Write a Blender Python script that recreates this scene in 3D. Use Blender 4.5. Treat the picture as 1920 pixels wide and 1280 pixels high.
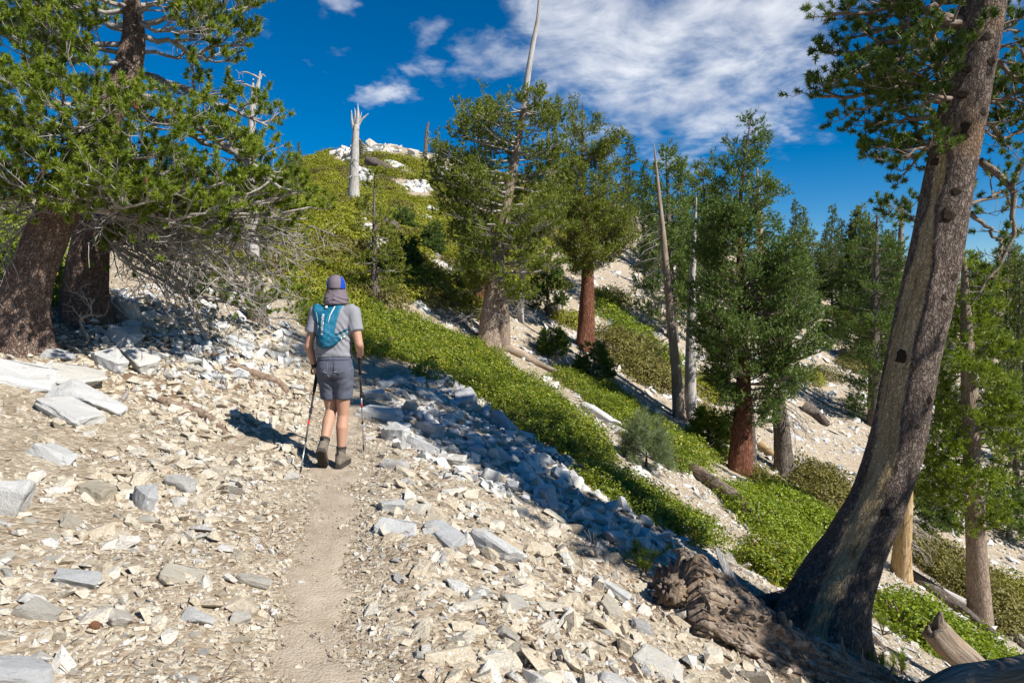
import bpy, bmesh, math, random
import numpy as np
from mathutils import Vector, Matrix
from mathutils.bvhtree import BVHTree

for o in list(bpy.data.objects): bpy.data.objects.remove(o)
scene = bpy.context.scene
COL = scene.collection
R = math.radians

# ------------------------------------------------------------------ camera, sky, sun, exposure
PITCH = R(-3.8)
CAM = np.array([0.0, 0.0, 1.6])
cam_d = bpy.data.cameras.new('camera'); cam_o = bpy.data.objects.new('camera', cam_d); COL.objects.link(cam_o)
cam_o.location = CAM; cam_o.rotation_euler = (math.pi/2 + PITCH, 0, 0)
cam_d.lens = 24.0; cam_d.sensor_width = 36.0; cam_d.clip_start = .05; cam_d.clip_end = 5000
scene.camera = cam_o

SUN_EL = R(41); SUN_AZ = math.atan2(.83, -.56)      # azimuth clockwise from +Y
SUN_TO = np.array([math.sin(SUN_AZ)*math.cos(SUN_EL), math.cos(SUN_AZ)*math.cos(SUN_EL), math.sin(SUN_EL)])
sd = bpy.data.lights.new('sun', 'SUN'); so = bpy.data.objects.new('sun', sd); COL.objects.link(so)
sd.energy = 4.6; sd.angle = R(.53); sd.color = (1.0, .955, .88)
so.rotation_euler = Vector(-SUN_TO).to_track_quat('-Z', 'Y').to_euler()
scene.view_settings.view_transform = 'Standard'; scene.view_settings.look = 'None'
scene.view_settings.exposure = 0.68; scene.view_settings.gamma = 1.0
scene.cycles.max_bounces = 6; scene.cycles.transparent_max_bounces = 4; scene.cycles.diffuse_bounces = 3

def nd(nt, typ, ins=None, **kw):
    n = nt.nodes.new('ShaderNode'+typ)
    for k, v in kw.items(): setattr(n, k, v)
    for k, v in (ins or {}).items():
        if hasattr(v, 'links') or isinstance(v, bpy.types.NodeSocket): nt.links.new(v, n.inputs[k])
        else: n.inputs[k].default_value = v
    return n
def math_n(nt, op, a, b=None, clamp=False):
    n = nt.nodes.new('ShaderNodeMath'); n.operation = op; n.use_clamp = clamp
    for i, v in enumerate((a, b)):
        if v is None: continue
        if isinstance(v, bpy.types.NodeSocket): nt.links.new(v, n.inputs[i])
        else: n.inputs[i].default_value = v
    return n.outputs[0]
def mixc(nt, fac, a, b, blend='MIX'):
    n = nt.nodes.new('ShaderNodeMix'); n.data_type = 'RGBA'; n.blend_type = blend
    for i, v in ((0, fac), (6, a), (7, b)):
        if isinstance(v, bpy.types.NodeSocket): nt.links.new(v, n.inputs[i])
        else: n.inputs[i].default_value = (v if i == 0 else (tuple(v)+(1,) if len(v) == 3 else v))
    return n.outputs[2]
def ramp(nt, fac, stops, interp='LINEAR'):
    n = nt.nodes.new('ShaderNodeValToRGB'); nt.links.new(fac, n.inputs[0]); cr = n.color_ramp; cr.interpolation = interp
    while len(cr.elements) < len(stops): cr.elements.new(.5)
    for e, (p, c) in zip(cr.elements, stops):
        e.position = p; e.color = (c, c, c, 1) if not hasattr(c, '__len__') else tuple(c)+(1,)
    return n.outputs[0]
def mapr(nt, v, a, b, c=0.0, d=1.0, smooth=True):
    n = nt.nodes.new('ShaderNodeMapRange'); n.interpolation_type = 'SMOOTHSTEP' if smooth else 'LINEAR'
    nt.links.new(v, n.inputs[0])
    for i, x in enumerate((a, b, c, d)): n.inputs[1+i].default_value = x
    return n.outputs[0]

FW = np.array([0, math.cos(PITCH), math.sin(PITCH)]); UPV = np.array([0, -math.sin(PITCH), math.cos(PITCH)])
def rays(px, py):
    px = np.asarray(px, float); py = np.asarray(py, float)
    return FW + np.multiply.outer((px-960)/1280., np.array([1., 0, 0])) + np.multiply.outer((640-py)/1280., UPV)
def P(px, py, Y):
    d = rays(px, py); return CAM + d*(Y/d[1])
def proj(p):
    v = np.asarray(p, float)-CAM; z = v@FW
    return 960+1280*v[..., 0]/z, 640-1280*(v@UPV)/z

world = bpy.data.worlds.new('World'); scene.world = world; world.use_nodes = True
nt = world.node_tree; nt.nodes.clear()
sky = nd(nt, 'TexSky', sky_type='NISHITA', sun_disc=False, sun_elevation=SUN_EL, sun_rotation=SUN_AZ, altitude=2800, air_density=1.0, dust_density=.25, ozone_density=2.6)
hs = nd(nt, 'HueSaturation', {'Saturation': 1.52, 'Value': 1.02, 'Color': sky.outputs[0]})
tc = nd(nt, 'TexCoord')
sep = nd(nt, 'SeparateXYZ', {0: tc.outputs['Generated']})
zc = math_n(nt, 'ADD', math_n(nt, 'MAXIMUM', sep.outputs[2], 0.0), .22)
cu = nd(nt, 'CombineXYZ', {0: math_n(nt, 'DIVIDE', sep.outputs[0], zc), 1: math_n(nt, 'DIVIDE', sep.outputs[1], zc), 2: 0.0})
n1 = nd(nt, 'TexNoise', {'Vector': cu.outputs[0], 'Scale': 2.2, 'Detail': 9.0, 'Roughness': .60, 'Distortion': .35})
n2 = nd(nt, 'TexNoise', {'Vector': cu.outputs[0], 'Scale': 5.2, 'Detail': 6.0, 'Roughness': .62, 'Distortion': .5})
nw = nd(nt, 'TexNoise', {'Vector': cu.outputs[0], 'Scale': 4.0, 'Detail': 5.0, 'Roughness': .6})
wv = nd(nt, 'VectorMath', {0: nw.outputs['Color'], 1: (.5, .5, .5)}, operation='SUBTRACT')
wv = nd(nt, 'VectorMath', {0: wv.outputs[0], 'Scale': .16}, operation='SCALE')
wdir = nd(nt, 'VectorMath', {0: tc.outputs['Generated'], 1: wv.outputs[0]}, operation='ADD').outputs[0]
bias = None
for (px, py, r, w) in [(1180, 60, .23, .50), (1330, 120, .20, .46), (1230, 205, .13, .36), (1060, 60, .12, .34), (1500, 90, .09, .34), (930, 110, .07, .30), (700, 180, .05, .42), (730, 172, .045, .40),
                       (625, 8, .05, .33), (800, 60, .05, .26), (1466, 245, .03, .31), (1300, 285, .07, .22), (1890, 20, .06, .34), (510, 60, .025, .22), (578, 118, .02, .22), (1440, 20, .07, .3), (770, 100, .03, .22)]:
    d = rays(px, py); d = d/np.linalg.norm(d)
    vm = nd(nt, 'VectorMath', {0: wdir, 1: tuple(d)}, operation='DISTANCE')
    g = math_n(nt, 'MULTIPLY', mapr(nt, vm.outputs['Value'], r*1.15, r*.15), w)
    bias = g if bias is None else math_n(nt, 'MAXIMUM', bias, g)
noi = math_n(nt, 'ADD', math_n(nt, 'MULTIPLY', n1.outputs[0], .62), math_n(nt, 'MULTIPLY', n2.outputs[0], .38))
noi = math_n(nt, 'ADD', math_n(nt, 'MULTIPLY', noi, 1.7), -.36)
cf = mapr(nt, math_n(nt, 'ADD', noi, bias), .64, 1.16)
cf = math_n(nt, 'MULTIPLY', cf, .95)
n3 = nd(nt, 'TexNoise', {'Vector': cu.outputs[0], 'Scale': 3.1, 'Detail': 5.0, 'Roughness': .55})
ccol = ramp(nt, n3.outputs[0], [(.3, (6.0, 6.4, 7.4)), (.62, (9.6, 9.8, 10.2))])
fin = mixc(nt, cf, hs.outputs[0], ccol)
bg = nd(nt, 'Background', {'Color': fin, 'Strength': .067})
out = nd(nt, 'OutputWorld', {'Surface': bg.outputs[0]})

# ------------------------------------------------------------------ numpy helpers
rng = np.random.default_rng(7)
def nrm(v):
    v = np.asarray(v, float); return v/np.maximum(np.linalg.norm(v, axis=-1, keepdims=True), 1e-9)
def _hash(i, j, k, s):
    h = (i*374761393 + j*668265263 + k*2147483647 + s*974711) & 0xffffffff
    h = ((h ^ (h >> 13))*1274126177) & 0xffffffff
    return ((h ^ (h >> 16)) & 0xffff)/65535.0
def vnoise(p, s=0):
    p = np.asarray(p, float); f = np.floor(p); t = p-f; t = t*t*(3-2*t); f = f.astype(np.int64)
    r = 0
    for a in (0, 1):
        for b in (0, 1):
            for c in (0, 1):
                w = (t[:, 0] if a else 1-t[:, 0])*(t[:, 1] if b else 1-t[:, 1])*(t[:, 2] if c else 1-t[:, 2])
                r = r + w*_hash(f[:, 0]+a, f[:, 1]+b, f[:, 2]+c, s)
    return r*2-1
def fbm(p, o=4, s=0, g=.5):
    a = 1; r = 0; p = np.asarray(p, float)
    for i in range(o):
        r = r+a*vnoise(p, s+i*17); p = p*2.03; a *= g
    return r
def fbm2(x, y, o=4, s=0, g=.5):
    return fbm(np.c_[np.ravel(x), np.ravel(y), np.zeros(np.size(x))], o, s, g).reshape(np.shape(x))

GRAIN = set()
class MB:
    def __init__(s): s.v = []; s.t = []; s.q = []; s.n = 0; s.a = []; s.c = []; s.gc = False
    def add(s, v, t=None, q=None, a=0.5, c=None):
        v = np.asarray(v, float); s.c.append(v if c is None else c); s.gc |= c is not None
        s.v.append(v)
        if t is not None and len(t): s.t.append(np.asarray(t)+s.n)
        if q is not None and len(q): s.q.append(np.asarray(q)+s.n)
        s.a.append(np.broadcast_to(np.asarray(a, float), (len(v),))); s.n += len(v)
    def mesh(s, name, smooth=True, attr=True):
        V = np.concatenate(s.v) if s.v else np.zeros((0, 3))
        T = np.concatenate(s.t) if s.t else np.zeros((0, 3), int); Q = np.concatenate(s.q) if s.q else np.zeros((0, 4), int)
        me = bpy.data.meshes.new(name); me.vertices.add(len(V)); me.vertices.foreach_set('co', V.astype('f').ravel())
        me.loops.add(3*len(T)+4*len(Q)); me.loops.foreach_set('vertex_index', np.concatenate([T.ravel(), Q.ravel()]).astype('i'))
        me.polygons.add(len(T)+len(Q))
        st = np.concatenate([np.arange(len(T))*3, 3*len(T)+np.arange(len(Q))*4]).astype('i')
        me.polygons.foreach_set('loop_start', st)
        me.polygons.foreach_set('use_smooth', np.full(len(st), bool(smooth)))
        if attr and len(V):
            at = me.attributes.new('tint', 'FLOAT', 'POINT'); at.data.foreach_set('value', np.concatenate(s.a).astype('f'))
        if s.gc and len(V): at = me.attributes.new('grain', 'FLOAT_VECTOR', 'POINT'); at.data.foreach_set('vector', np.concatenate(s.c).astype('f').ravel())
        me.update(calc_edges=True); me.validate()
        return me

def link(name, me, mat=None, parent=None, loc=None):
    o = bpy.data.objects.new(name, me); COL.objects.link(o)
    if mat is not None and me is not None and not me.materials: me.materials.append(mat)
    if parent is not None: o.parent = parent
    if loc is not None: o.location = loc
    return o
def tag(o, label=None, cat=None, group=None, kind=None):
    if label: o['label'] = label
    if cat: o['category'] = cat
    if group: o['group'] = group
    if kind: o['kind'] = kind
    return o
def empty(name, loc=(0, 0, 0), label=None, cat=None, group=None):
    o = bpy.data.objects.new(name, None); COL.objects.link(o); o.location = loc; o.empty_display_size = .1
    return tag(o, label, cat, group)
def build(mb, name, mat, parent=None, smooth=True, origin=None, kind=None):
    """mesh whose vertices are world coords; origin = world position of the parent thing"""
    if mat in GRAIN: mb.gc = True
    if origin is not None: mb.v = [v-np.asarray(origin) for v in mb.v]; mb.c = [c-np.asarray(origin) if len(c) and abs(c[0]).max() > 30 else c for c in mb.c]
    o = link(name, mb.mesh(name, smooth), mat, parent)
    if kind: o['kind'] = kind
    return o

def tube(mb, pts, rad, n=6, a=.5, cap=True, squash=None, rough=None, twist=0.0):
    pts = np.asarray(pts, float); m = len(pts); rad = np.broadcast_to(np.asarray(rad, float), (m,))
    tg = np.gradient(pts, axis=0); tg = nrm(tg)
    u = np.cross(tg[0], [0, 0, 1.0]);
    if np.linalg.norm(u) < .1: u = np.cross(tg[0], [1.0, 0, 0])
    u = nrm(u); th = np.arange(n)*2*math.pi/n; cs = np.cos(th)[:, None]; sn = np.sin(th)[:, None]
    rings = []
    for i in range(m):
        u = nrm(u-tg[i]*np.dot(u, tg[i])); w = np.cross(tg[i], u)
        r = rad[i] if rough is None else rad[i]*rough[i][:, None]
        rings.append(pts[i]+r*(cs*u+sn*w))
    V = np.concatenate(rings)
    i = np.arange(m-1)[:, None]*n; j = np.arange(n)[None]; k = (j+1) % n
    q = np.stack([i+j, i+k, i+n+k, i+n+j], -1).reshape(-1, 4)
    t = None
    if cap:
        V = np.vstack([V, pts[-1:]+tg[-1]*rad[-1]*.4, pts[:1]]); e = m*n; jj = np.arange(n); kk = (jj+1) % n
        t = np.concatenate([np.c_[(m-1)*n+jj, (m-1)*n+kk, np.full(n, e)], np.c_[kk, jj, np.full(n, e+1)]])
    hl = np.concatenate([[0], np.cumsum(np.linalg.norm(np.diff(pts, axis=0), axis=1))]); off = float((abs(pts[0]).sum()*7.3) % 5)
    gcx = np.stack([np.outer(rad, np.cos(th)), np.outer(rad, np.sin(th)), np.repeat(hl[:, None]+off, n, 1)], -1).reshape(-1, 3)
    if cap: gcx = np.vstack([gcx, [[0, 0, hl[-1]+off]], [[0, 0, off]]])
    mb.add(V, t, q, a, gcx)

def stick(mb, pts, rad, n=4, a=.5):
    pts = np.asarray(pts, float); m = len(pts); rad = np.asarray(rad, float); d = pts[-1]-pts[0]
    ax = (0, 0, 1.0) if abs(d[2]) < .8*np.sqrt((d*d).sum()) else (1.0, 0, 0)
    u = np.array([d[1]*ax[2]-d[2]*ax[1], d[2]*ax[0]-d[0]*ax[2], d[0]*ax[1]-d[1]*ax[0]]); u /= np.sqrt((u*u).sum())+1e-9
    w = np.array([d[1]*u[2]-d[2]*u[1], d[2]*u[0]-d[0]*u[2], d[0]*u[1]-d[1]*u[0]]); w /= np.sqrt((w*w).sum())+1e-9
    cs, sn, q = _SK.get((n, m)) or _SK.setdefault((n, m), _sk(n, m))
    mb.add((pts[:, None]+rad[:, None, None]*(cs*u+sn*w)).reshape(-1, 3), None, q, a)
_SK = {}
def _sk(n, m):
    th = np.arange(n)*2*math.pi/n; i = np.arange(m-1)[:, None]*n; j = np.arange(n)[None]; k = (j+1) % n
    return np.cos(th)[:, None], np.sin(th)[:, None], np.stack([i+j, i+k, i+n+k, i+n+j], -1).reshape(-1, 4)

def spline(pts, n):
    """Catmull-Rom resample"""
    p = np.asarray(pts, float)
    p = np.vstack([2*p[0]-p[1], p, 2*p[-1]-p[-2]]); m = len(p)-3
    t = np.linspace(0, m-1e-6, n); i = t.astype(int); f = (t-i)[:, None]
    a, b, c, d = p[i], p[i+1], p[i+2], p[i+3]
    return .5*((2*b)+(c-a)*f+(2*a-5*b+4*c-d)*f**2+(3*b-a-3*c+d)*f**3)

# labels that point a thing out by its nearest landmark
ANCH = []; USED = set()
CUT = (' in ', ' with ', ' on ', ' at ', ' below ', ' left ', ' right ', ' above ', ' lying', ' slanting', ' cut ', ' close', ' between', ' near', ' half buried', ' beside', ' wedged', ' touching', ' standing', ' pointing', ' uphill', ' high ', ' lowest', ' just', ' inside', ' by ', ' of ')
def anchor(px, py, label):
    i = min([label.find(c) for c in CUT if label.find(c) > 8] or [len(label)]); a = label[:i].strip()
    if a and all(a != b[2] for b in ANCH): ANCH.append((px, py, a))
def point_out(px, py, noun, size=''):
    c = sorted(ANCH, key=lambda q: (q[0]-px)**2+(q[1]-py)**2)[:4]
    for (ax, ay, nm) in c:
        dx, dy = px-ax, py-ay
        rel = ('left of' if dx < 0 else 'right of') if abs(dx) > 2.2*abs(dy) else (('above' if dy < 0 else 'below') if abs(dy) > 2.2*abs(dx) else ('up left of' if dx < 0 and dy < 0 else 'up right of' if dy < 0 else 'down left of' if dx < 0 else 'down right of'))
        lab = ' '.join((size+' '+noun+' '+rel+' the '+nm).split())
        if lab not in USED and len(lab.split()) <= 16: USED.add(lab); return lab
    return None

# ------------------------------------------------------------------ materials
def newmat(name, rough=.9, spec=.2):
    m = bpy.data.materials.new(name); m.use_nodes = True; nt = m.node_tree; b = nt.nodes['Principled BSDF']
    b.inputs['Roughness'].default_value = rough; b.inputs['Specular IOR Level'].default_value = spec
    return m, nt, b
def objco(nt): return nd(nt, 'TexCoord').outputs['Object']
def grainco(nt): return nd(nt, 'Attribute', attribute_name='grain').outputs['Vector']
def bump(nt, b, h, strength=.5, dist=.02):
    n = nd(nt, 'Bump', {'Height': h, 'Strength': strength, 'Distance': dist}); nt.links.new(n.outputs[0], b.inputs['Normal'])
def noise(nt, co, scale, detail=4, rough=.55, dist=0.0):
    return nd(nt, 'TexNoise', {'Vector': co, 'Scale': scale, 'Detail': detail, 'Roughness': rough, 'Distortion': dist}).outputs[0]
def stretch(nt, co, s):
    return nd(nt, 'Mapping', {'Vector': co, 'Scale': s}).outputs[0]
def flat(name, col, rough=.85, spec=.2, metal=0.0, bscale=None, bstr=.3, var=.15):
    m, nt, b = newmat(name, rough, spec); co = objco(nt); b.inputs['Metallic'].default_value = metal
    f = noise(nt, co, 14, 5, .6)
    c = np.array(col); nt.links.new(mixc(nt, f, tuple(c*(1-var)), tuple(np.minimum(c*(1+var), 1))), b.inputs['Base Color'])
    if bscale: bump(nt, b, noise(nt, co, bscale, 3, .6), bstr, .003)
    return m

def granite_mat(name, stops, grain=70.0, attr=None, coscale=1.0):
    m, nt, b = newmat(name, .88, .25); co = nd(nt, 'TexCoord').outputs['Object']
    if attr: r = nd(nt, 'Attribute', attribute_name='tint').outputs['Fac']
    else: r = nd(nt, 'ObjectInfo').outputs['Random']
    n0 = noise(nt, co, 3.2*coscale, 5, .6)
    f = math_n(nt, 'ADD', r, math_n(nt, 'MULTIPLY', math_n(nt, 'SUBTRACT', n0, .5), .9))
    c = ramp(nt, f, stops)
    g = noise(nt, co, grain*coscale, 2, .7)
    c = mixc(nt, mapr(nt, g, .55, .72), c, (.62, .60, .56), 'MIX')
    c = mixc(nt, math_n(nt, 'MULTIPLY', mapr(nt, g, .42, .32), .5), c, (.16, .15, .14))
    st = noise(nt, stretch(nt, co, (1.2*coscale, 1.2*coscale, 3*coscale)), 2.2, 6, .65, .6)
    c = mixc(nt, math_n(nt, 'MULTIPLY', mapr(nt, st, .56, .74), .5), c, (.36, .235, .12))
    nt.links.new(c, b.inputs['Base Color'])
    bump(nt, b, math_n(nt, 'ADD', math_n(nt, 'ADD', noise(nt, co, 9*coscale, 6, .7), math_n(nt, 'MULTIPLY', noise(nt, co, 34*coscale, 4, .7), .55)), math_n(nt, 'MULTIPLY', g, .2)), .75, .03)
    return m
M = {}
CREAM = [(.0, (.43, .355, .255)), (.3, (.50, .435, .325)), (.55, (.53, .485, .40)), (.8, (.51, .495, .465)), (1.0, (.38, .37, .355))]
GREY = [(.0, (.60, .55, .46)), (.25, (.61, .60, .57)), (.6, (.59, .59, .575)), (1.0, (.46, .465, .47))]
M['stone'] = granite_mat('cream_stone', CREAM)
M['boulder'] = granite_mat('grey_granite', GREY, 60)
M['scree'] = granite_mat('scree_stone', CREAM, 60, attr=True)
M['grit'] = granite_mat('path_grit', [(0, (.30, .24, .17)), (.5, (.37, .31, .23)), (1, (.40, .37, .32))], 60, attr=True)
M['screeg'] = granite_mat('talus_stone', GREY, 50, attr=True)

def ground_mat():
    m, nt, b = newmat('stony_soil', .95, .1); co = objco(nt)
    big = noise(nt, co, .7, 6, .6); mid = noise(nt, co, 4.5, 6, .65); fine = noise(nt, co, 42, 4, .7)
    lit = nd(nt, 'Attribute', attribute_name='tint').outputs['Fac']
    vor = nd(nt, 'TexVoronoi', {'Vector': co, 'Scale': 26.0, 'Randomness': 1.0}); vc = vor.outputs['Color']
    vs = nd(nt, 'SeparateColor', {0: vc})
    c = ramp(nt, mid, [(.3, (.25, .19, .13)), (.5, (.38, .305, .22)), (.7, (.46, .385, .29))])
    c = mixc(nt, math_n(nt, 'MULTIPLY', mapr(nt, vs.outputs[0], .45, .9), .75), c, (.60, .53, .41))
    c = mixc(nt, math_n(nt, 'MULTIPLY', mapr(nt, vs.outputs[1], .7, 1.0), .7), c, (.30, .22, .14))
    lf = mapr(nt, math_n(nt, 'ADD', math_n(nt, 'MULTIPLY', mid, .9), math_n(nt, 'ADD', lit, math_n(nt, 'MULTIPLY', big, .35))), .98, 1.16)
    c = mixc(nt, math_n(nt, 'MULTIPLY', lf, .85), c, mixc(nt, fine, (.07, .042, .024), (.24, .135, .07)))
    c = mixc(nt, math_n(nt, 'MULTIPLY', mapr(nt, fine, .58, .75), .5), c, (.62, .56, .46))
    nt.links.new(c, b.inputs['Base Color'])
    h = math_n(nt, 'ADD', math_n(nt, 'MULTIPLY', vor.outputs['Distance'], -.8), math_n(nt, 'ADD', fine, math_n(nt, 'MULTIPLY', mid, 1.2)))
    bump(nt, b, h, .8, .03)
    return m
M['ground'] = ground_mat()
def trail_mat():
    m, nt, b = newmat('trail_dust', .97, .08); co = objco(nt)
    mid = noise(nt, co, 3.5, 8, .7); fine = noise(nt, co, 95, 4, .75); v = nd(nt, 'TexVoronoi', {'Vector': co, 'Scale': 60.0})
    c = ramp(nt, mid, [(.32, (.29, .23, .165)), (.52, (.40, .33, .25)), (.72, (.48, .41, .32))])
    c = mixc(nt, math_n(nt, 'MULTIPLY', mapr(nt, fine, .56, .72), .6), c, (.58, .51, .42))
    c = mixc(nt, math_n(nt, 'MULTIPLY', mapr(nt, fine, .42, .3), .6), c, (.17, .12, .08))
    nt.links.new(c, b.inputs['Base Color'])
    bump(nt, b, math_n(nt, 'ADD', fine, math_n(nt, 'SUBTRACT', math_n(nt, 'MULTIPLY', mid, .8), v.outputs['Distance'])), .6, .010)
    return m
M['trail'] = trail_mat()

def bark_mat(name, dark, mid, light, sc=(7, 7, 1.6), plate=True, bstr=.9, orange=None, dist=.03):
    m, nt, b = newmat(name, .95, .1); GRAIN.add(m); co = grainco(nt); s = stretch(nt, co, sc)
    n1 = noise(nt, s, 3.0, 7, .68, .4); wv_ = nd(nt, 'VectorMath', {0: s, 1: nd(nt, 'VectorMath', {0: nd(nt, 'TexNoise', {'Vector': s, 'Scale': 2.2, 'Detail': 4.0}).outputs['Color'], 'Scale': .9}, operation='SCALE').outputs[0]}, operation='ADD').outputs[0]; v = nd(nt, 'TexVoronoi', {'Vector': wv_, 'Scale': 3.4, 'Randomness': 1.0}, feature='DISTANCE_TO_EDGE').outputs['Distance']
    fine = noise(nt, co, 60, 3, .7); big = noise(nt, co, 1.3, 4, .6)
    c = ramp(nt, n1, [(.28, dark), (.5, mid), (.72, light)])
    c = mixc(nt, math_n(nt, 'MULTIPLY', mapr(nt, v, .14, .0), .5), c, tuple(np.array(dark)*.6))
    c = mixc(nt, math_n(nt, 'MULTIPLY', mapr(nt, fine, .56, .75), .35), c, light)
    if orange: c = mixc(nt, math_n(nt, 'MULTIPLY', mapr(nt, big, .55, .68), .6), c, orange)
    tnt = nd(nt, 'Attribute', attribute_name='tint').outputs['Fac']
    wood = ramp(nt, noise(nt, stretch(nt, co, (16, 16, 1.2)), 2.5, 6, .65, .5), [(.3, (.26, .17, .09)), (.5, (.54, .40, .22)), (.7, (.58, .50, .37))])
    c = mixc(nt, mapr(nt, tnt, .6, .9), c, wood)
    nt.links.new(c, b.inputs['Base Color'])
    bump(nt, b, math_n(nt, 'ADD', math_n(nt, 'ADD', n1, math_n(nt, 'MULTIPLY', mapr(nt, v, 0, .22), 1.1)), math_n(nt, 'MULTIPLY', fine, .3)), bstr, dist)
    return m
M['bark_left'] = bark_mat('scaly_brown_bark', (.12, .078, .06), (.29, .20, .16), (.48, .38, .32), (12, 12, 5), bstr=1.0, dist=.03)
M['bark_right'] = bark_mat('dark_grey_bark', (.07, .053, .043), (.20, .155, .13), (.38, .31, .265), (9, 9, 4), orange=(.30, .19, .11))
M['bark_red'] = bark_mat('red_furrowed_bark', (.09, .035, .02), (.25, .105, .065), (.36, .19, .125), (8, 8, 1.5))
M['bark_tan'] = bark_mat('pale_tan_bark', (.16, .115, .085), (.34, .26, .20), (.44, .36, .29), (8, 8, 2.2), bstr=.6)
M['bark_grey'] = bark_mat('grey_brown_bark', (.09, .07, .055), (.22, .18, .15), (.36, .31, .27), (8, 8, 2))
def dead_mat(name, dark, mid, light, sc=(14, 14, 1.1), orange=.35):
    m, nt, b = newmat(name, .92, .15); GRAIN.add(m); co = grainco(nt); s = stretch(nt, co, sc)
    n1 = noise(nt, s, 2.6, 7, .66, .5); big = noise(nt, co, 1.6, 4, .6); fine = noise(nt, s, 9, 4, .7)
    c = ramp(nt, n1, [(.3, dark), (.5, mid), (.68, light)])
    c = mixc(nt, math_n(nt, 'MULTIPLY', mapr(nt, big, .5, .68), orange), c, (.40, .26, .13))
    c = mixc(nt, math_n(nt, 'MULTIPLY', mapr(nt, fine, .42, .3), .7), c, tuple(np.array(dark)*.4))
    nt.links.new(c, b.inputs['Base Color']); bump(nt, b, math_n(nt, 'ADD', n1, math_n(nt, 'MULTIPLY', fine, .5)), .8, .02)
    return m
M['dead_grey'] = dead_mat('weathered_grey_wood', (.17, .15, .135), (.42, .395, .37), (.58, .56, .54), orange=.25)
M['dead_tan'] = dead_mat('weathered_tan_wood', (.11, .08, .055), (.29, .225, .17), (.44, .38, .32))
M['dead_brown'] = dead_mat('rotted_brown_wood', (.045, .033, .025), (.175, .132, .10), (.38, .325, .27), (11, 11, 3.0))
M['dead_gold'] = dead_mat('bare_golden_wood', (.15, .085, .04), (.44, .30, .15), (.60, .50, .36), (16, 16, 1.6), orange=.75)
M['twig_grey'] = dead_mat('grey_twig', (.17, .145, .125), (.33, .30, .275), (.47, .435, .405), (6, 6, 6), orange=.15)
M['twig_brown'] = dead_mat('brown_twig', (.10, .075, .055), (.22, .175, .14), (.34, .28, .235), (6, 6, 6), orange=.2)
M['root'] = dead_mat('root_wood', (.09, .06, .045), (.27, .19, .135), (.42, .33, .26), (8, 8, 8), orange=.4)

def leaf_mat(name, c0, c1, c2, rough=.5, trans=.3, spec=.35):
    m, nt, b = newmat(name, rough, spec)
    t = nd(nt, 'Attribute', attribute_name='tint').outputs['Fac']; r = nd(nt, 'ObjectInfo').outputs['Random']
    f = math_n(nt, 'ADD', t, math_n(nt, 'MULTIPLY', math_n(nt, 'SUBTRACT', r, .5), .22))
    c = ramp(nt, f, [(.1, c0), (.5, c1), (.93, c2)]); nt.links.new(c, b.inputs['Base Color'])
    tr = nd(nt, 'BsdfTranslucent', {'Color': mixc(nt, .5, c, tuple(np.minimum(np.array(c1)*np.array([1.5, 1.4, .7]), 1)))})
    mx = nd(nt, 'MixShader', {0: trans, 1: b.outputs[0], 2: tr.outputs[0]})
    nt.links.new(mx.outputs[0], nt.nodes['Material Output'].inputs[0])
    return m
M['needle_left'] = leaf_mat('bright_pine_needles', (.085, .135, .014), (.185, .255, .02), (.30, .35, .04), trans=.3)
M['needle_dark'] = leaf_mat('dark_pine_needles', (0.048, 0.090, 0.019), (0.102, 0.168, 0.026), (0.180, 0.240, 0.038), trans=.28)
M['needle_mid'] = leaf_mat('olive_pine_needles', (0.086, 0.121, 0.016), (0.160, 0.206, 0.025), (0.263, 0.281, 0.041), trans=.28)
M['needle_yel'] = leaf_mat('yellow_green_needles', (0.105, 0.139, 0.016), (0.193, 0.227, 0.027), (0.298, 0.293, 0.041), trans=.28)
M['needle_fir'] = leaf_mat('fir_needles', (0.061, 0.104, 0.024), (0.127, 0.192, 0.040), (0.223, 0.291, 0.064), trans=.28)
M['needle_far'] = leaf_mat('far_needles', (0.056, 0.097, 0.022), (0.112, 0.162, 0.033), (0.187, 0.233, 0.047), trans=.25)
M['needle_blue'] = leaf_mat('blue_green_needles', (.10, .14, .06), (.17, .22, .10), (.25, .29, .15), trans=.25)
M['manz'] = leaf_mat('manzanita_leaf', (.085, .125, .011), (.195, .26, .016), (.40, .34, .03), .42, .25, .4)
M['manz_hill'] = leaf_mat('hill_manzanita_leaf', (.155, .175, .014), (.275, .285, .022), (.36, .33, .035), .5, .25, .3)
M['manz_olive'] = leaf_mat('olive_manzanita_leaf', (.11, .105, .026), (.185, .17, .034), (.27, .21, .065), .5, .2, .3)
M['manz_bright'] = leaf_mat('bright_manzanita_leaf', (.10, .15, .01), (.22, .30, .014), (.35, .37, .025), .42, .28, .4)
M['manz_brown'] = leaf_mat('dry_brown_leaf', (.10, .07, .045), (.16, .115, .06), (.19, .155, .05), .6, .2, .2)
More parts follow.
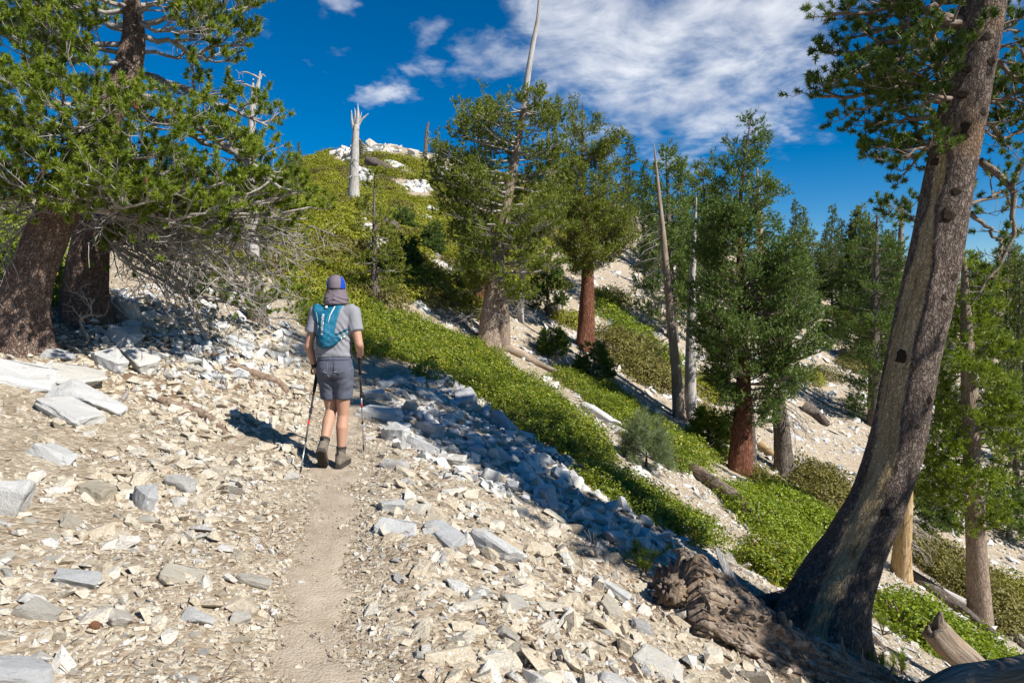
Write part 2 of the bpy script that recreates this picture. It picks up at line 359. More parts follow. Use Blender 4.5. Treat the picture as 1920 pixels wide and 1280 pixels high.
# ------------------------------------------------------------------ terrain (thin plate spline through surveyed points)
PIX = [(590,1280,2.83),(600,1080,4.0),(612,880,6.3),(640,780,8.4),(690,705,11.3),(760,690,12.2),
(330,1280,2.75),(0,1280,2.55),(0,1000,3.5),(250,1000,4.1),(0,760,6.0),(200,800,6.0),(400,850,6.3),(400,720,8.2),(70,635,8.0),(200,590,9.2),(300,620,9.0),
(480,600,11.0),(560,600,12.2),(590,560,15),(560,480,20),(600,400,30),(660,385,38),(560,330,52),(580,308,60),(640,278,66),(740,268,70),(800,292,70),
(700,560,17),(760,480,24),(740,400,34),(720,330,50),(830,440,32),(860,530,25),
(760,1280,2.95),(950,1280,3.2),(1130,1280,3.6),(1300,1280,4.1),(1500,1280,5.2),(1700,1280,6.8),
(760,1000,4.7),(950,1000,5.4),(1130,1000,6.8),(1300,1050,7.2),(1560,1180,7.2),
(720,850,6.7),(850,850,7.6),(1000,850,9.0),(1130,900,9.0),(1300,1000,9.4),(720,750,9.4),(850,760,10.2),
(1000,770,11.6),(1130,840,11.6),(800,680,14.5),(680,650,14.0),(920,655,20),(890,575,23),(1100,660,24),
(1060,735,17.5),(1310,880,14.5),(1200,800,15.5),(1390,890,19),(1275,785,21),(1450,1000,11.6),(1540,1000,13.2),
(1690,1085,12.5),(1830,1160,14.5),(1900,1260,11.5),(1760,1200,10.0),
(1190,560,34),(1180,430,54),(1185,395,60),(1000,345,66),(900,315,68),(1150,500,42),(1000,480,38),(1000,560,29),
(1350,600,40),(1400,480,62),(1500,540,62),(1600,560,64),(1750,560,68),(1920,520,70),
(1600,700,40),(1550,800,30),(1580,880,24),(1480,920,19.5),(1700,900,25),(1900,1080,20),(1900,800,33),(1880,650,52),(1400,700,31),(1720,700,42),(1640,960,19)]
XYZ = [(0.3,0,0.0),(1.5,-3,-.3),(1.0,-6,-.1),(-3,0,.75),(-6,2,1.6),(-4,-4,1.1),(-9,5,2.1),(-10,10,2.2),(-16,16,3.4),(-14,26,4.6),(-25,40,7),(-34,60,9),(-19,32,6.0),
(4,2,-1.4),(8,2,-3.2),(8,-4,-3.3),(14,6,-6),(20,10,-8.5),(30,20,-11),(45,30,-12),(60,45,-9),(75,65,0),(90,90,-6),
(-12,90,9),(-22,85,11),(10,90,0),(35,95,-8),(60,100,-8),(-40,90,5),(-60,40,12),(-30,0,7),(-50,-10,11),(30,-10,-14),(60,0,-24),(0,-20,-.5),(20,-25,-9),(-25,-25,6)]
TC = np.array([P(*p) for p in PIX]+[np.array(p, float) for p in XYZ])
def _U(r2): r2 = np.maximum(r2, 1e-12); return r2*np.log(r2)*.5
_n = len(TC); _K = _U(((TC[:, None, :2]-TC[None, :, :2])**2).sum(-1))+np.eye(_n)*1.5; _Pm = np.c_[np.ones(_n), TC[:, :2]]
_A = np.zeros((_n+3, _n+3)); _A[:_n, :_n] = _K; _A[:_n, _n:] = _Pm; _A[_n:, :_n] = _Pm.T
_S = np.linalg.solve(_A, np.r_[TC[:, 2], 0, 0, 0])
def H0(x, y):
    q = np.c_[np.ravel(x), np.ravel(y)]; o = np.empty(len(q))
    for i in range(0, len(q), 20000):
        s = q[i:i+20000]; o[i:i+20000] = _U(((s[:, None]-TC[None, :, :2])**2).sum(-1))@_S[:-3]+_S[-3]+s@_S[-2:]
    return o.reshape(np.shape(x))
TRAIL = spline([(1.0, -5), (.45, -2), (.0, 0), (-.42, 1.4), (-.85, 2.85), (-1.18, 4.2), (-1.66, 6.3), (-2.05, 8.4), (-2.38, 10.6), (-2.2, 12.2), (-1.3, 13.6), (-.2, 14.6)], 160)
def trail_dist(x, y):
    q = np.c_[np.ravel(x), np.ravel(y)]; d = np.full(len(q), 99.0); m = (q[:, 1] > -7) & (q[:, 1] < 17) & (np.abs(q[:, 0]) < 8)
    if m.any():
        s = q[m]; o = np.empty(len(s))
        for i in range(0, len(s), 20000): o[i:i+20000] = np.sqrt(((s[i:i+20000, None]-TRAIL[None])**2).sum(-1).min(1))
        d[m] = o
    return d.reshape(np.shape(x))
def axis(lo, hi, c0, c1, fine, n_out):
    a = np.arange(c0, c1, fine); t = np.linspace(0, 1, n_out+1)[1:]
    g = lambda L: (fine*n_out*t*(1-t**3)+L*t**3)
    return np.concatenate([(c0-g(c0-lo))[::-1], a, c1+g(hi-c1)])
GX = axis(-420, 480, -7.0, 8.0, .115, 66); GY = axis(-260, 520, 1.0, 15.0, .115, 74)
_gx, _gy = np.meshgrid(GX, GY)
cx = np.clip(_gx, -60, 90); cy = np.clip(_gy, -25, 100)
HZ = H0(cx, cy)-.32*np.hypot(_gx-cx, _gy-cy)
_td = trail_dist(_gx, _gy)
_dist = np.hypot(_gx, _gy)
HZ += -.055*np.exp(-(_td/.33)**2)+.02*np.exp(-((_td-.62)/.2)**2)
HZ += (.02*fbm2(_gx*2.2, _gy*2.2, 4, 3)+.010*fbm2(_gx*9, _gy*9, 2, 9))*np.clip((_td-.2)/.5, .25, 1) + .10*fbm2(_gx*.45, _gy*.45, 3, 5)*np.clip((_dist-9)/12, 0, 1) + .5*fbm2(_gx*.09, _gy*.09, 3, 8)*np.clip((_dist-30)/30, 0, 1)
def Hg(x, y):
    x = np.asarray(x, float); y = np.asarray(y, float)
    i = np.clip(np.searchsorted(GX, x)-1, 0, len(GX)-2); j = np.clip(np.searchsorted(GY, y)-1, 0, len(GY)-2)
    u = np.clip((x-GX[i])/(GX[i+1]-GX[i]), 0, 1); v = np.clip((y-GY[j])/(GY[j+1]-GY[j]), 0, 1)
    return (HZ[j, i]*(1-u)+HZ[j, i+1]*u)*(1-v)+(HZ[j+1, i]*(1-u)+HZ[j+1, i+1]*u)*v
def normal(x, y, e=.25):
    return nrm(np.stack([-(Hg(x+e, y)-Hg(x-e, y))/(2*e), -(Hg(x, y+e)-Hg(x, y-e))/(2*e), np.ones(np.shape(x))], -1))
_TT = np.concatenate([np.arange(1.2, 20, .06), np.arange(20, 90, .25)])
def hits(px, py):
    """ground points seen along the given sight lines; nan where there is only sky"""
    d = rays(np.atleast_1d(px), np.atleast_1d(py)); o = np.full((len(d), 3), np.nan)
    for i in range(0, len(d), 1500):
        p = CAM+d[i:i+1500, None, :]*_TT[None, :, None]; b = p[..., 2] < Hg(p[..., 0], p[..., 1]); k = b.argmax(1); ok = b.any(1)
        q = p[np.arange(len(k)), k]; q[:, 2] = Hg(q[:, 0], q[:, 1]); q[~ok] = np.nan; o[i:i+1500] = q
    return o
def hit(px, py): return hits(px, py)[0]
def inpoly(px, py, poly):
    poly = np.asarray(poly, float); r = np.zeros(np.shape(px), bool); j = len(poly)-1
    for i in range(len(poly)):
        xi, yi = poly[i]; xj, yj = poly[j]
        c = ((yi > py) != (yj > py)) & (px < (xj-xi)*(py-yi)/(yj-yi+1e-9)+xi); r ^= c; j = i
    return r
def polypts(poly, n, rg):
    poly = np.asarray(poly, float); lo = poly.min(0); hi = poly.max(0); o = []
    while sum(map(len, o)) < n:
        q = lo+(hi-lo)*rg.random((n*3, 2)); o.append(q[inpoly(q[:, 0], q[:, 1], poly)])
    return np.concatenate(o)[:n]

# litter mask: brown needles gather under the left pine, round the right pine and in streaks left of the trail
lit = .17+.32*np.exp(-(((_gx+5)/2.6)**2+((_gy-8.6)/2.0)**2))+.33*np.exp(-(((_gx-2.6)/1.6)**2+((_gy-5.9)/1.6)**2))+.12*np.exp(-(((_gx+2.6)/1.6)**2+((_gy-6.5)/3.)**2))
mb = MB(); nx, ny = len(GX), len(GY)
ii = (np.arange(ny-1)[:, None]*nx+np.arange(nx-1)[None]).reshape(-1)
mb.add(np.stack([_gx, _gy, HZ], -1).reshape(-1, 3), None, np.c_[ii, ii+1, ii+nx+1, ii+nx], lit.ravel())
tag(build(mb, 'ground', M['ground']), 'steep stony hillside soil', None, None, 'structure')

# trail: a worn sheet just above the soil, its ragged rim dipping under it
mb = MB(); tr = spline(TRAIL, 420); tg = nrm(np.gradient(tr, axis=0)); sd_ = np.c_[tg[:, 1], -tg[:, 0]]
k = np.linspace(-1, 1, 15); wl = .24+.10*fbm2(np.arange(420)*.16, np.zeros(420), 5, 31, .6); wr = .21+.09*fbm2(np.arange(420)*.16, np.zeros(420)+5, 5, 32, .6)
TX = tr[:, None, 0]+sd_[:, None, 0]*np.where(k < 0, k*wl[:, None], k*wr[:, None]); TY = tr[:, None, 1]+sd_[:, None, 1]*np.where(k < 0, k*wl[:, None], k*wr[:, None])
TZ = Hg(TX, TY)+.013-.036*np.abs(k)**4+.009*fbm2(TX*7, TY*5, 4, 4)
ii = (np.arange(419)[:, None]*15+np.arange(14)[None]).reshape(-1)
mb.add(np.stack([TX, TY, TZ], -1).reshape(-1, 3), None, np.c_[ii, ii+1, ii+16, ii+15])
tag(build(mb, 'trail', M['trail']), 'narrow dusty footpath worn into the hillside', None, None, 'structure')

# ------------------------------------------------------------------ stones
def hull(seed, n, flatx=.75, flatz=.5, bev=0.0, sub=0, amp=.0, box=.5):
    rg = np.random.default_rng(seed); p = rg.normal(size=(n, 3)); p = nrm(p); p = np.sign(p)*np.abs(p)**box; p = p/np.abs(p).max(0)
    p *= rg.uniform(.72, 1.0, (n, 1)); p *= [1, flatx, flatz]
    bm = bmesh.new()
    for q in p: bm.verts.new(q)
    r = bmesh.ops.convex_hull(bm, input=bm.verts[:])
    bmesh.ops.delete(bm, geom=[e for e in set(r['geom_interior']+r['geom_unused']) if isinstance(e, bmesh.types.BMVert)], context='VERTS')
    if bev: bmesh.ops.dissolve_limit(bm, angle_limit=R(24), verts=bm.verts[:], edges=bm.edges[:]); bmesh.ops.bevel(bm, geom=bm.edges[:], offset=bev, segments=1, profile=.6, affect='EDGES')
    bmesh.ops.triangulate(bm, faces=bm.faces[:])
    if sub:
        bmesh.ops.subdivide_edges(bm, edges=bm.edges[:], cuts=sub, use_grid_fill=True); bmesh.ops.triangulate(bm, faces=bm.faces[:])
        bm.normal_update(); V = np.array([v.co for v in bm.verts]); Nn = np.array([v.normal for v in bm.verts])
        d = amp*fbm(V*2.6+seed, 4, seed)+amp*.7*np.round(fbm(V*[1.3, 1.3, 4]+seed, 2, seed+3)*2.2)/2.2
        for v, q in zip(bm.verts, V+Nn*d[:, None]): v.co = q
    bm.verts.index_update(); V = np.array([v.co for v in bm.verts]); T = np.array([[v.index for v in f.verts] for f in bm.faces]); bm.free()
    return V, T
PEB = [hull(100+i, 10+i % 3, .8, .66, box=.55+.03*i) for i in range(14)]
PEB_S = [hull(160+i, 7, .85, .7, box=.8) for i in range(10)]
def scatter(name, mat, pos, size, tint, rg, tilt=.3, flatten=(.45, .9), sink=.25, lab=None, lo=False):
    SH = PEB_S if lo else PEB
    mb = MB(); N = len(pos); nn = nrm(normal(pos[:, 0], pos[:, 1])+rg.normal(0, tilt, (N, 3))); a = nrm(np.cross(nn, rg.normal(size=(N, 3)))); b = np.cross(nn, a)
    var = rg.integers(0, len(SH), N); sc = np.stack([size*rg.uniform(.8, 1.25, N), size*rg.uniform(.6, 1.0, N), size*rg.uniform(*flatten, N)], -1)
    c = pos.copy(); c[:, 2] += sc[:, 2]*(.62-sink*2)
    for k_, (V, T) in enumerate(SH):
        m = np.where(var == k_)[0]
        if not len(m): continue
        L = V[None]*sc[m][:, None]; W = c[m][:, None]+L[..., :1]*a[m][:, None]+L[..., 1:2]*b[m][:, None]+L[..., 2:]*nn[m][:, None]
        F = T[None]+(np.arange(len(m))*len(V))[:, None, None]
        mb.add(W.reshape(-1, 3), F.reshape(-1, 3), None, np.repeat(tint[m], len(V)))
    return tag(build(mb, name, mat, None, smooth=False), lab, 'stones', None, 'stuff')
def ground_pts(x, y): return np.stack([x, y, Hg(x, y)], -1)
rg = np.random.default_rng(21)
# small loose stones, near field; keep the worn tread nearly clear
N = 37000; y = np.exp(rg.uniform(math.log(1.7), math.log(15.5), N)); x = rg.uniform(-.95, .85, N)*y
td = trail_dist(x, y); patch = fbm2(x*.9, y*.9, 3, 77)
side = np.where(x > np.interp(y, TRAIL[:, 1], TRAIL[:, 0]), 1, -1)
keep = rg.random(N) < np.where(td < .2, .55, np.where(td < .3, .85, np.where(side < 0, np.clip(.80+.5*patch, .4, 1), 1.0)))
x, y, td, side = x[keep], y[keep], td[keep], side[keep]; N = len(x)
s = np.maximum(.0065, y*.0017)*(rg.pareto(2.0, N)*.75+.8); s = np.minimum(s, np.where(td < .22, .0105, np.where(side > 0, .075, .055)))
tint = np.clip(rg.beta(1.5, 2.6, N)+np.where((side > 0) & (y > 6), .22, 0), 0, 1)
scatter('loose_scree', M['scree'], ground_pts(x, y), s, tint, rg, lab='small cream and grey stones strewn beside the trail', lo=True)
# grit on the tread itself
N = 11000; k_ = rg.integers(30, 130, N); u_ = rg.normal(0, .16, N); x = TRAIL[k_, 0]+u_+rg.normal(0, .05, N); y = TRAIL[k_, 1]+rg.normal(0, .06, N); m = y > 1.8; x, y = x[m], y[m]; N = len(x)
scatter('loose_scree', M['grit'], ground_pts(x, y)+np.array([0, 0, .006]), np.clip(.0034*(1+.12*y)*(rg.pareto(2.6, N)+.7), 0, .017), np.clip(rg.beta(1.3, 2.2, N), 0, 1), rg, .3, (.5, .9), .15, lab='fine grit and pebbles on the worn footpath', lo=True)
N = 420; k_ = rg.integers(34, 130, N); x = TRAIL[k_, 0]+rg.normal(0, .15, N); y = TRAIL[k_, 1]+rg.normal(0, .06, N)
scatter('loose_scree', M['scree'], ground_pts(x, y)+np.array([0, 0, .008]), np.clip(.011*(rg.pareto(2.2, N)+.8), 0, .042), np.clip(rg.beta(1.2, 2.4, N), 0, 1), rg, .2, (.35, .7), .38, lab='half buried stones in the footpath')
# finger to fist sized stones over the left bank
N = 10500; y = np.exp(rg.uniform(math.log(2.0), math.log(10.5), N)); x = np.interp(y, TRAIL[:, 1], TRAIL[:, 0])-.36-rg.gamma(1.5, 1.25, N); m = (x > -8.5) & (fbm2(x*1.1, y*1.1, 3, 78) > -.6); x, y = x[m], y[m]; N = len(x)
s = np.clip(np.maximum(.013, .0045*y)*(rg.pareto(2.2, N)*.9+.7), 0, .095)
scatter('loose_scree', M['scree'], ground_pts(x, y), s, np.clip(rg.beta(1.3, 2.4, N), 0, 1), rg, .3, (.4, .85), .2, lab='fist sized cream stones on the bank left of the trail')
N = 5200; k_ = rg.integers(28, 132, N); sg = rg.choice([-1, 1], N); dd = .19+np.abs(rg.normal(0, .13, N)); tgl = np.gradient(TRAIL, axis=0); tgl = tgl/np.linalg.norm(tgl, axis=1, keepdims=True); x = TRAIL[k_, 0]+tgl[k_, 1]*dd*sg; y = TRAIL[k_, 1]-tgl[k_, 0]*dd*sg+rg.normal(0, .05, N)
scatter('loose_scree', M['scree'], ground_pts(x, y), np.clip(.008*(rg.pareto(2.2, N)+.8), 0, .034), np.clip(rg.beta(1.3, 2.2, N), 0, 1), rg, .3, (.45, .9), .2, lab='loose stones crowding both rims of the footpath', lo=True)
q = polypts([(90, 560), (330, 530), (480, 560), (570, 610), (560, 700), (330, 725), (200, 655)], 1300, rg); p = hits(q[:, 0], q[:, 1]); p = p[~np.isnan(p[:, 0])]
scatter('loose_scree', M['screeg'], p, np.clip(.035*(rg.pareto(2.2, len(p))+.6), 0, .16), np.clip(rg.normal(.55, .22, len(p)), 0, 1), rg, .45, (.4, .85), .15, lab='grey rubble in the shade under the left pine')
# talus right of the trail, coarser
N = 8000; y = np.exp(rg.uniform(math.log(2.6), math.log(15), N)); x = np.interp(y, TRAIL[:, 1], TRAIL[:, 0])+.40+rg.gamma(1.6, 1.7, N)
s = .022*(rg.pareto(1.9, N)+1); s = np.clip(s, 0, .13)
scatter('loose_scree', M['scree'], ground_pts(x, y), s, np.clip(rg.normal(.38, .25, N)+np.where(y > 6.5, .25, 0), 0, 1), rg, .4, (.35, .8), lab='broken grey granite rubble down the slope right of the trail')
q = polypts([(700, 715), (830, 705), (1000, 825), (1300, 990), (1260, 1060), (1000, 950), (780, 870), (700, 800)], 950, rg); p = hits(q[:, 0], q[:, 1]); p = p[~np.isnan(p[:, 0])]; p = p[trail_dist(p[:, 0], p[:, 1]) > .4]
scatter('loose_scree', M['screeg'], p, np.clip(.05*(rg.pareto(2.4, len(p))+.7), 0, .17), np.clip(rg.normal(.55, .22, len(p)), 0, 1), rg, .4, (.4, .8), .15, lab='blocky grey talus in and around the pine tree shadow')
# gravel chutes between the shrubs, further off
q = polypts([(760, 620), (900, 480), (1180, 470), (1560, 560), (1900, 560), (1920, 1280), (1560, 1280), (1300, 1020), (1000, 760)], 15000, rg)
p = hits(q[:, 0], q[:, 1]); p = p[~np.isnan(p[:, 0])]; p = p[p[:, 1] < 60]
s = p[:, 1]*.0016*(rg.pareto(1.8, len(p))+1); s = np.minimum(s, p[:, 1]*.011)
scatter('loose_scree', M['screeg'], p, s, np.clip(rg.normal(.42, .25, len(p)), 0, 1), rg, .3, (.3, .7), lab='pale gravel and rock fragments between the far shrubs', lo=True)
# needles and bark crumbs on the soil
mb = MB(); N = 26000; y = np.exp(rg.uniform(math.log(1.8), math.log(11), N)); x = rg.uniform(-.95, .5, N)*y; td = trail_dist(x, y)
pt = fbm2(x*1.3, y*1.3, 3, 5); m = (td > .25) & ((pt > .12) | (rg.random(N) < .12)); x, y = x[m], y[m]; N = len(x)
c = ground_pts(x, y); c[:, 2] += .006+rg.random(N)*.012; d = nrm(rg.normal(size=(N, 3))*[1, 1, .22]); w = nrm(np.cross(d, [0, 0, 1.]))*.0016*(1+y[:, None]*.25); L = rg.uniform(.02, .055, N)[:, None]
mb.add(np.stack([c-d*L-w, c-d*L+w, c+d*L], 1).reshape(-1, 3), np.arange(N*3).reshape(-1, 3), None, np.repeat(rg.random(N), 3))
tag(build(mb, 'needle_litter', leaf_mat('dry_needles', (.06, .035, .02), (.16, .08, .04), (.30, .17, .09), .8, .1, .1)), 'dry rust brown pine needles scattered over the soil', 'needles', None, 'stuff')

# single stones -----------------------------------------------------------
ROCK = []
for i in range(14):
    V, T = hull(300+i, 13+i % 5, .74, .6, .045, 2, .03, .55+.03*i); b_ = MB(); b_.add(V, T); me = b_.mesh('stone_shape', False, False); ROCK.append(me)
BIG = []
for i in range(10):
    V, T = hull(500+i, 16+i % 4, .8, .66, .05, 4, .05, .45); b_ = MB(); b_.add(V, T); me = b_.mesh('boulder_shape', False, False); BIG.append(me)
def rotm(n, yaw):
    n = nrm(n); a = np.array([math.cos(yaw), math.sin(yaw), 0]); a = nrm(a-n*np.dot(a, n)); b = np.cross(n, a)
    return Matrix(((a[0], b[0], n[0], 0), (a[1], b[1], n[1], 0), (a[2], b[2], n[2], 0), (0, 0, 0, 1)))
TAKEN = []
def put_rock(me, pos, sx, sy, sz, yaw, mat, tilt=.15, name='rock', rg=rg, sink=.35, nn=None):
    o = bpy.data.objects.new(name, me if me.materials and me.materials[0] == mat else None or me)
    if not me.materials: me.materials.append(None)
    COL.objects.link(o); o.material_slots[0].link = 'OBJECT'; o.material_slots[0].material = mat
    n = nrm(normal(pos[0], pos[1])+rg.normal(0, tilt, 3)) if nn is None else nrm(nn)
    m = rotm(n, yaw)
    o.matrix_world = Matrix.Translation(Vector(pos)+Vector((0, 0, sz*(.55-sink)))) @ m @ Matrix.Diagonal((sx, sy, sz/.55, 1))
    return o
BOULD = [ # px, py centre, width px, height px, yaw, shape, colour, label
(-6,905,125,175,.2,0,'boulder','big pale grey boulder cut off by the left picture edge'),
(35,1255,150,80,.3,1,'boulder','flat whitish boulder in the bottom left corner'),
(10,688,190,62,.1,2,'boulder','broad pale slab left of the long slab below the leaning trunk'),
(128,696,165,44,.05,3,'boulder','long flat grey slab lying on the tilted block below the pine'),
(165,738,155,66,-.25,4,'boulder','thick tilted grey block with yellowish underside below the pine'),
(140,770,170,38,-.35,5,'boulder','thin sloping grey slab lowest of the slabs below the pine'),
(262,668,95,66,-.5,6,'boulder','angular grey boulder with dark shaded lower face below the pine'),
(205,668,80,60,-.6,7,'boulder','dappled grey rock wedged beside the angular boulder'),
(112,662,60,26,.1,8,'boulder','small rounded grey rock at the foot of the leaning trunk'),
(235,625,85,60,-.5,9,'boulder','dark grey slanting slab between the second trunk and the dead branch'),
(240,570,60,90,-.4,1,'boulder','tall shadowed slab leaning right of the second trunk'),
(448,636,62,40,-.2,2,'boulder','pale double block on the slope above the exposed roots'),
(402,703,42,40,.3,4,'boulder','white cube shaped rock left of the exposed roots'),
(368,690,40,32,.3,3,'stone','pale squarish rock touching the white cube shaped rock'),
(556,725,30,26,.2,6,'boulder','grey block just left of the hiker hip'),
(546,889,30,30,.3,8,'boulder','small square rock at the tip of the left trekking pole'),
(185,915,98,56,-.35,5,'stone','large wedge shaped pale rock left of the tall flat stone'),
(270,928,70,78,-.9,7,'boulder','tall flat grey stone pointing down the slope left of the trail'),
(345,902,72,48,-.2,1,'stone','cream speckled rock uphill of the tall flat stone'),
(103,845,95,46,-.1,9,'boulder','flat light grey slab high on the left slope'),
(222,1148,92,54,-.4,3,'boulder','white angular rock with sharp right point near bottom left'),
(145,1090,100,42,.25,6,'boulder','long white flat rock near left edge'),
(475,1082,78,40,.2,0,'stone','rounded pinkish white rock close to the trail left edge'),
(370,1152,66,44,-.1,4,'boulder','white chipped rock between trail and bottom left'),
(340,1073,92,46,.2,2,'stone','broad cream rock half buried left of the trail'),
(450,1158,44,38,.4,8,'boulder','small grey faceted rock beside the trail near bottom'),
(70,1145,84,48,0,7,'stone','pale cream rock near left edge below the long white rock'),
(935,1015,125,74,-.3,3,'boulder','big flat topped white block in the sunlit talus'),
(838,1000,115,34,-.7,5,'boulder','long thin grey slab slanting towards the white block'),
(740,985,92,50,-.2,2,'boulder','pale grey slab on the outer trail edge'),
(735,945,58,40,.2,6,'boulder','grey speckled rock just above the outer edge slab'),
(1128,772,96,44,-.35,3,'boulder','bright white slab between the two shrub bands'),
(1165,805,46,38,-.6,4,'boulder','upright triangular grey rock below the bright white slab'),
(1145,1092,92,52,-.4,0,'boulder','large white rock above the rotted log'),
(1228,1238,125,62,-.35,9,'boulder','flat tan topped slab left of the rotted log near bottom'),
(1150,1275,70,40,.2,1,'boulder','pale rock at the bottom picture edge left of the log'),
(712,768,100,36,.0,9,'boulder','long sunlit white slab right of the right trekking pole'),
(742,805,62,66,-.7,7,'boulder','large smooth white boulder below the long sunlit slab'),
(700,735,50,36,.2,6,'boulder','rounded half shaded boulder nearest to the hiker right hand'),
(805,795,70,62,-.6,0,'boulder','big dark shaded boulder in the middle of the tree shadow'),
(768,755,44,56,-1.0,4,'boulder','tilted shaded block standing on edge at the shadow top'),
(808,735,72,34,-.5,2,'boulder','long shaded slab at the upper rim of the tree shadow'),
(875,805,62,34,-.2,3,'boulder','shaded rounded slab right of the big dark boulder'),
(935,850,50,42,.2,8,'boulder','dappled shaded block above the pyramid rock'),
(920,885,42,52,.5,1,'boulder','shaded pyramid shaped rock in the tree shadow'),
(830,705,66,34,-.3,5,'boulder','sunlit overhanging block on the talus crest by the shrubs'),
(1205,845,20,26,.3,4,'boulder','small dark rock below the blue green sapling'),
(830,625,60,30,-.4,6,'boulder','grey outcrop block at the upper end of the shrub band'),
(790,570,40,30,-.3,2,'boulder','dappled grey rock below the young fir'),
(745,483,60,40,-.3,7,'boulder','large blue grey boulder behind the little dark fir'),
]
for (px, py, w, h, yaw, sh, mt, lab) in BOULD:
    g = hit(max(px, 2), py+h*.32); Y = g[1]; k_ = Y/1280.
    if px < 0: g[0] += px*k_
    W = w*k_*.5; Hh = max(h*k_*.55, W*.3)
    o = put_rock(BIG[sh], g, W*1.08, W*.85, Hh*.62, yaw, M[mt], .08, 'rock', rg, .3)
    tag(o, lab, 'rock', 'large rocks'); TAKEN.append((px, py, w*.6)); anchor(px, py, lab)
for a_ in [(628, 640, 'hiker'), (60, 560, 'leaning left trunk'), (165, 520, 'second left trunk'), (1330, 1150, 'rotted log'), (565, 880, 'left pole tip'), (682, 846, 'right pole tip'), (480, 705, 'exposed roots'), (380, 785, 'orange brown root'), (1200, 930, 'small manzanita'), (950, 740, 'long manzanita band'), (590, 1250, 'trail at the bottom edge'), (392, 640, 'propped dead branch')]: ANCH.append(a_)
ZONES = [
([(0, 800), (330, 790), (470, 850), (500, 1000), (500, 1280), (0, 1280)], 62, (22, 62), 'stone', 'cream stone lying loose on the slope left of the trail', 'loose stones left of the trail'),
([(680, 890), (760, 860), (900, 960), (1210, 1070), (1290, 1280), (690, 1280)], 72, (22, 66), 'stone', 'pale stone in the sunlit rubble right of the trail', 'loose stones right of the trail'),
([(700, 715), (830, 715), (1000, 830), (1290, 990), (1250, 1060), (1000, 930), (780, 850)], 72, (36, 108), 'boulder', 'shaded blue grey stone inside the pine tree shadow', 'stones in the tree shadow'),
([(740, 690), (880, 712), (1120, 870), (1090, 890), (860, 760), (760, 705)], 24, (18, 50), 'stone', 'sunlit stone on the talus crest below the shrub band', 'stones on the talus crest'),
([(110, 580), (330, 560), (560, 640), (560, 740), (330, 730), (200, 640)], 34, (18, 50), 'boulder', 'grey stone under the left pine branches', 'stones under the left pine'),
]
for zi, (poly, n, (s0, s1), mt, lab, grp) in enumerate(ZONES):
    q = polypts(poly, n*12, rg); acc = []
    for (px, py) in q:
        if len(acc) >= n: break
        s_ = s0+(s1-s0)*rg.random()**2.2
        if any((px-a)**2+((py-b)*1.5)**2 < ((s_*.42+c*.42))**2 for a, b, c in acc) or any((px-a)**2+((py-b)*1.6)**2 < (s_*.4+c)**2 for a, b, c in TAKEN): continue
        acc.append((px, py, s_))
    P_ = hits([a[0] for a in acc], [a[1] for a in acc]); td = trail_dist(P_[:, 0], P_[:, 1])
    for (px, py, s_), g, t_ in zip(acc, P_, td):
        if np.isnan(g[0]) or t_ < .33: continue
        W = s_*g[1]/1280*.52
        o = put_rock(ROCK[rg.integers(14)] if s_ < 55 else BIG[rg.integers(10)], g, W*1.05, W*rg.uniform(.65, .95), W*rg.uniform(.28, .5), rg.uniform(0, 6.28) if zi != 2 else rg.normal(-.5, .5), M[mt], .28, 'stone')
        big = 'large' if s_ > s0+.55*(s1-s0) else ('small' if s_ < s0+.2*(s1-s0) else 'medium')
        tag(o, point_out(px, py, {0: 'cream stone', 1: 'pale stone', 2: 'shaded grey stone', 3: 'sunlit crest stone', 4: 'grey stone'}[zi], big) or lab, 'stone', grp)
# ------------------------------------------------------------------ trees
def tufts(mb, pos, dr, rg, L=.09, nper=60, nlen=.065, wid=.004, a0=35, a1=75, tint=None):
    pos = np.asarray(pos); dr = nrm(dr); N = len(pos)
    if not N: return
    ref = nrm(rg.normal(size=(N, 3))); u = nrm(np.cross(dr, ref)); w = np.cross(dr, u)
    t = rg.random((N, nper)); ph = rg.random((N, nper))*2*math.pi; al = np.radians(a0+(a1-a0)*rg.random((N, nper))*(1.15-.6*t))
    Ls = L*rg.uniform(.7, 1.25, (N, 1, 1))
    b = pos[:, None]+dr[:, None]*(t[..., None]*Ls)
    rad = np.cos(ph)[..., None]*u[:, None]+np.sin(ph)[..., None]*w[:, None]
    d = dr[:, None]*np.cos(al)[..., None]+rad*np.sin(al)[..., None]; d[..., 2] += .12
    ln = nlen*rg.uniform(.75, 1.15, (N, nper, 1)); tip = b+d*ln
    wd = nrm(np.cross(d, rg.normal(size=(N, nper, 3))))*wid*.5
    V = np.stack([b-wd, b+wd, tip], 2).reshape(-1, 3)
    tn = rg.normal(.5, .16, (N, 1)) if tint is None else np.asarray(tint).reshape(-1, 1)
    tt = np.clip(tn+rg.normal(0, .14, (N, nper)), 0, 1)
    mb.add(V, np.arange(N*nper*3).reshape(-1, 3), None, np.repeat(tt.ravel(), 3))
def wig(rg, p0, p1, n=8, amp=.06, sag=0.0):
    p0 = np.asarray(p0, float); p1 = np.asarray(p1, float); t = np.linspace(0, 1, n)[:, None]; L = np.linalg.norm(p1-p0)
    j = rg.normal(0, amp*L, (n, 3))*np.sin(t*math.pi); j = (j+np.roll(j, 1, 0))*.5; j[0] = 0; j[-1] = 0
    p = p0+(p1-p0)*t+j; p[:, 2] -= sag*L*np.sin(t[:, 0]*math.pi); return p
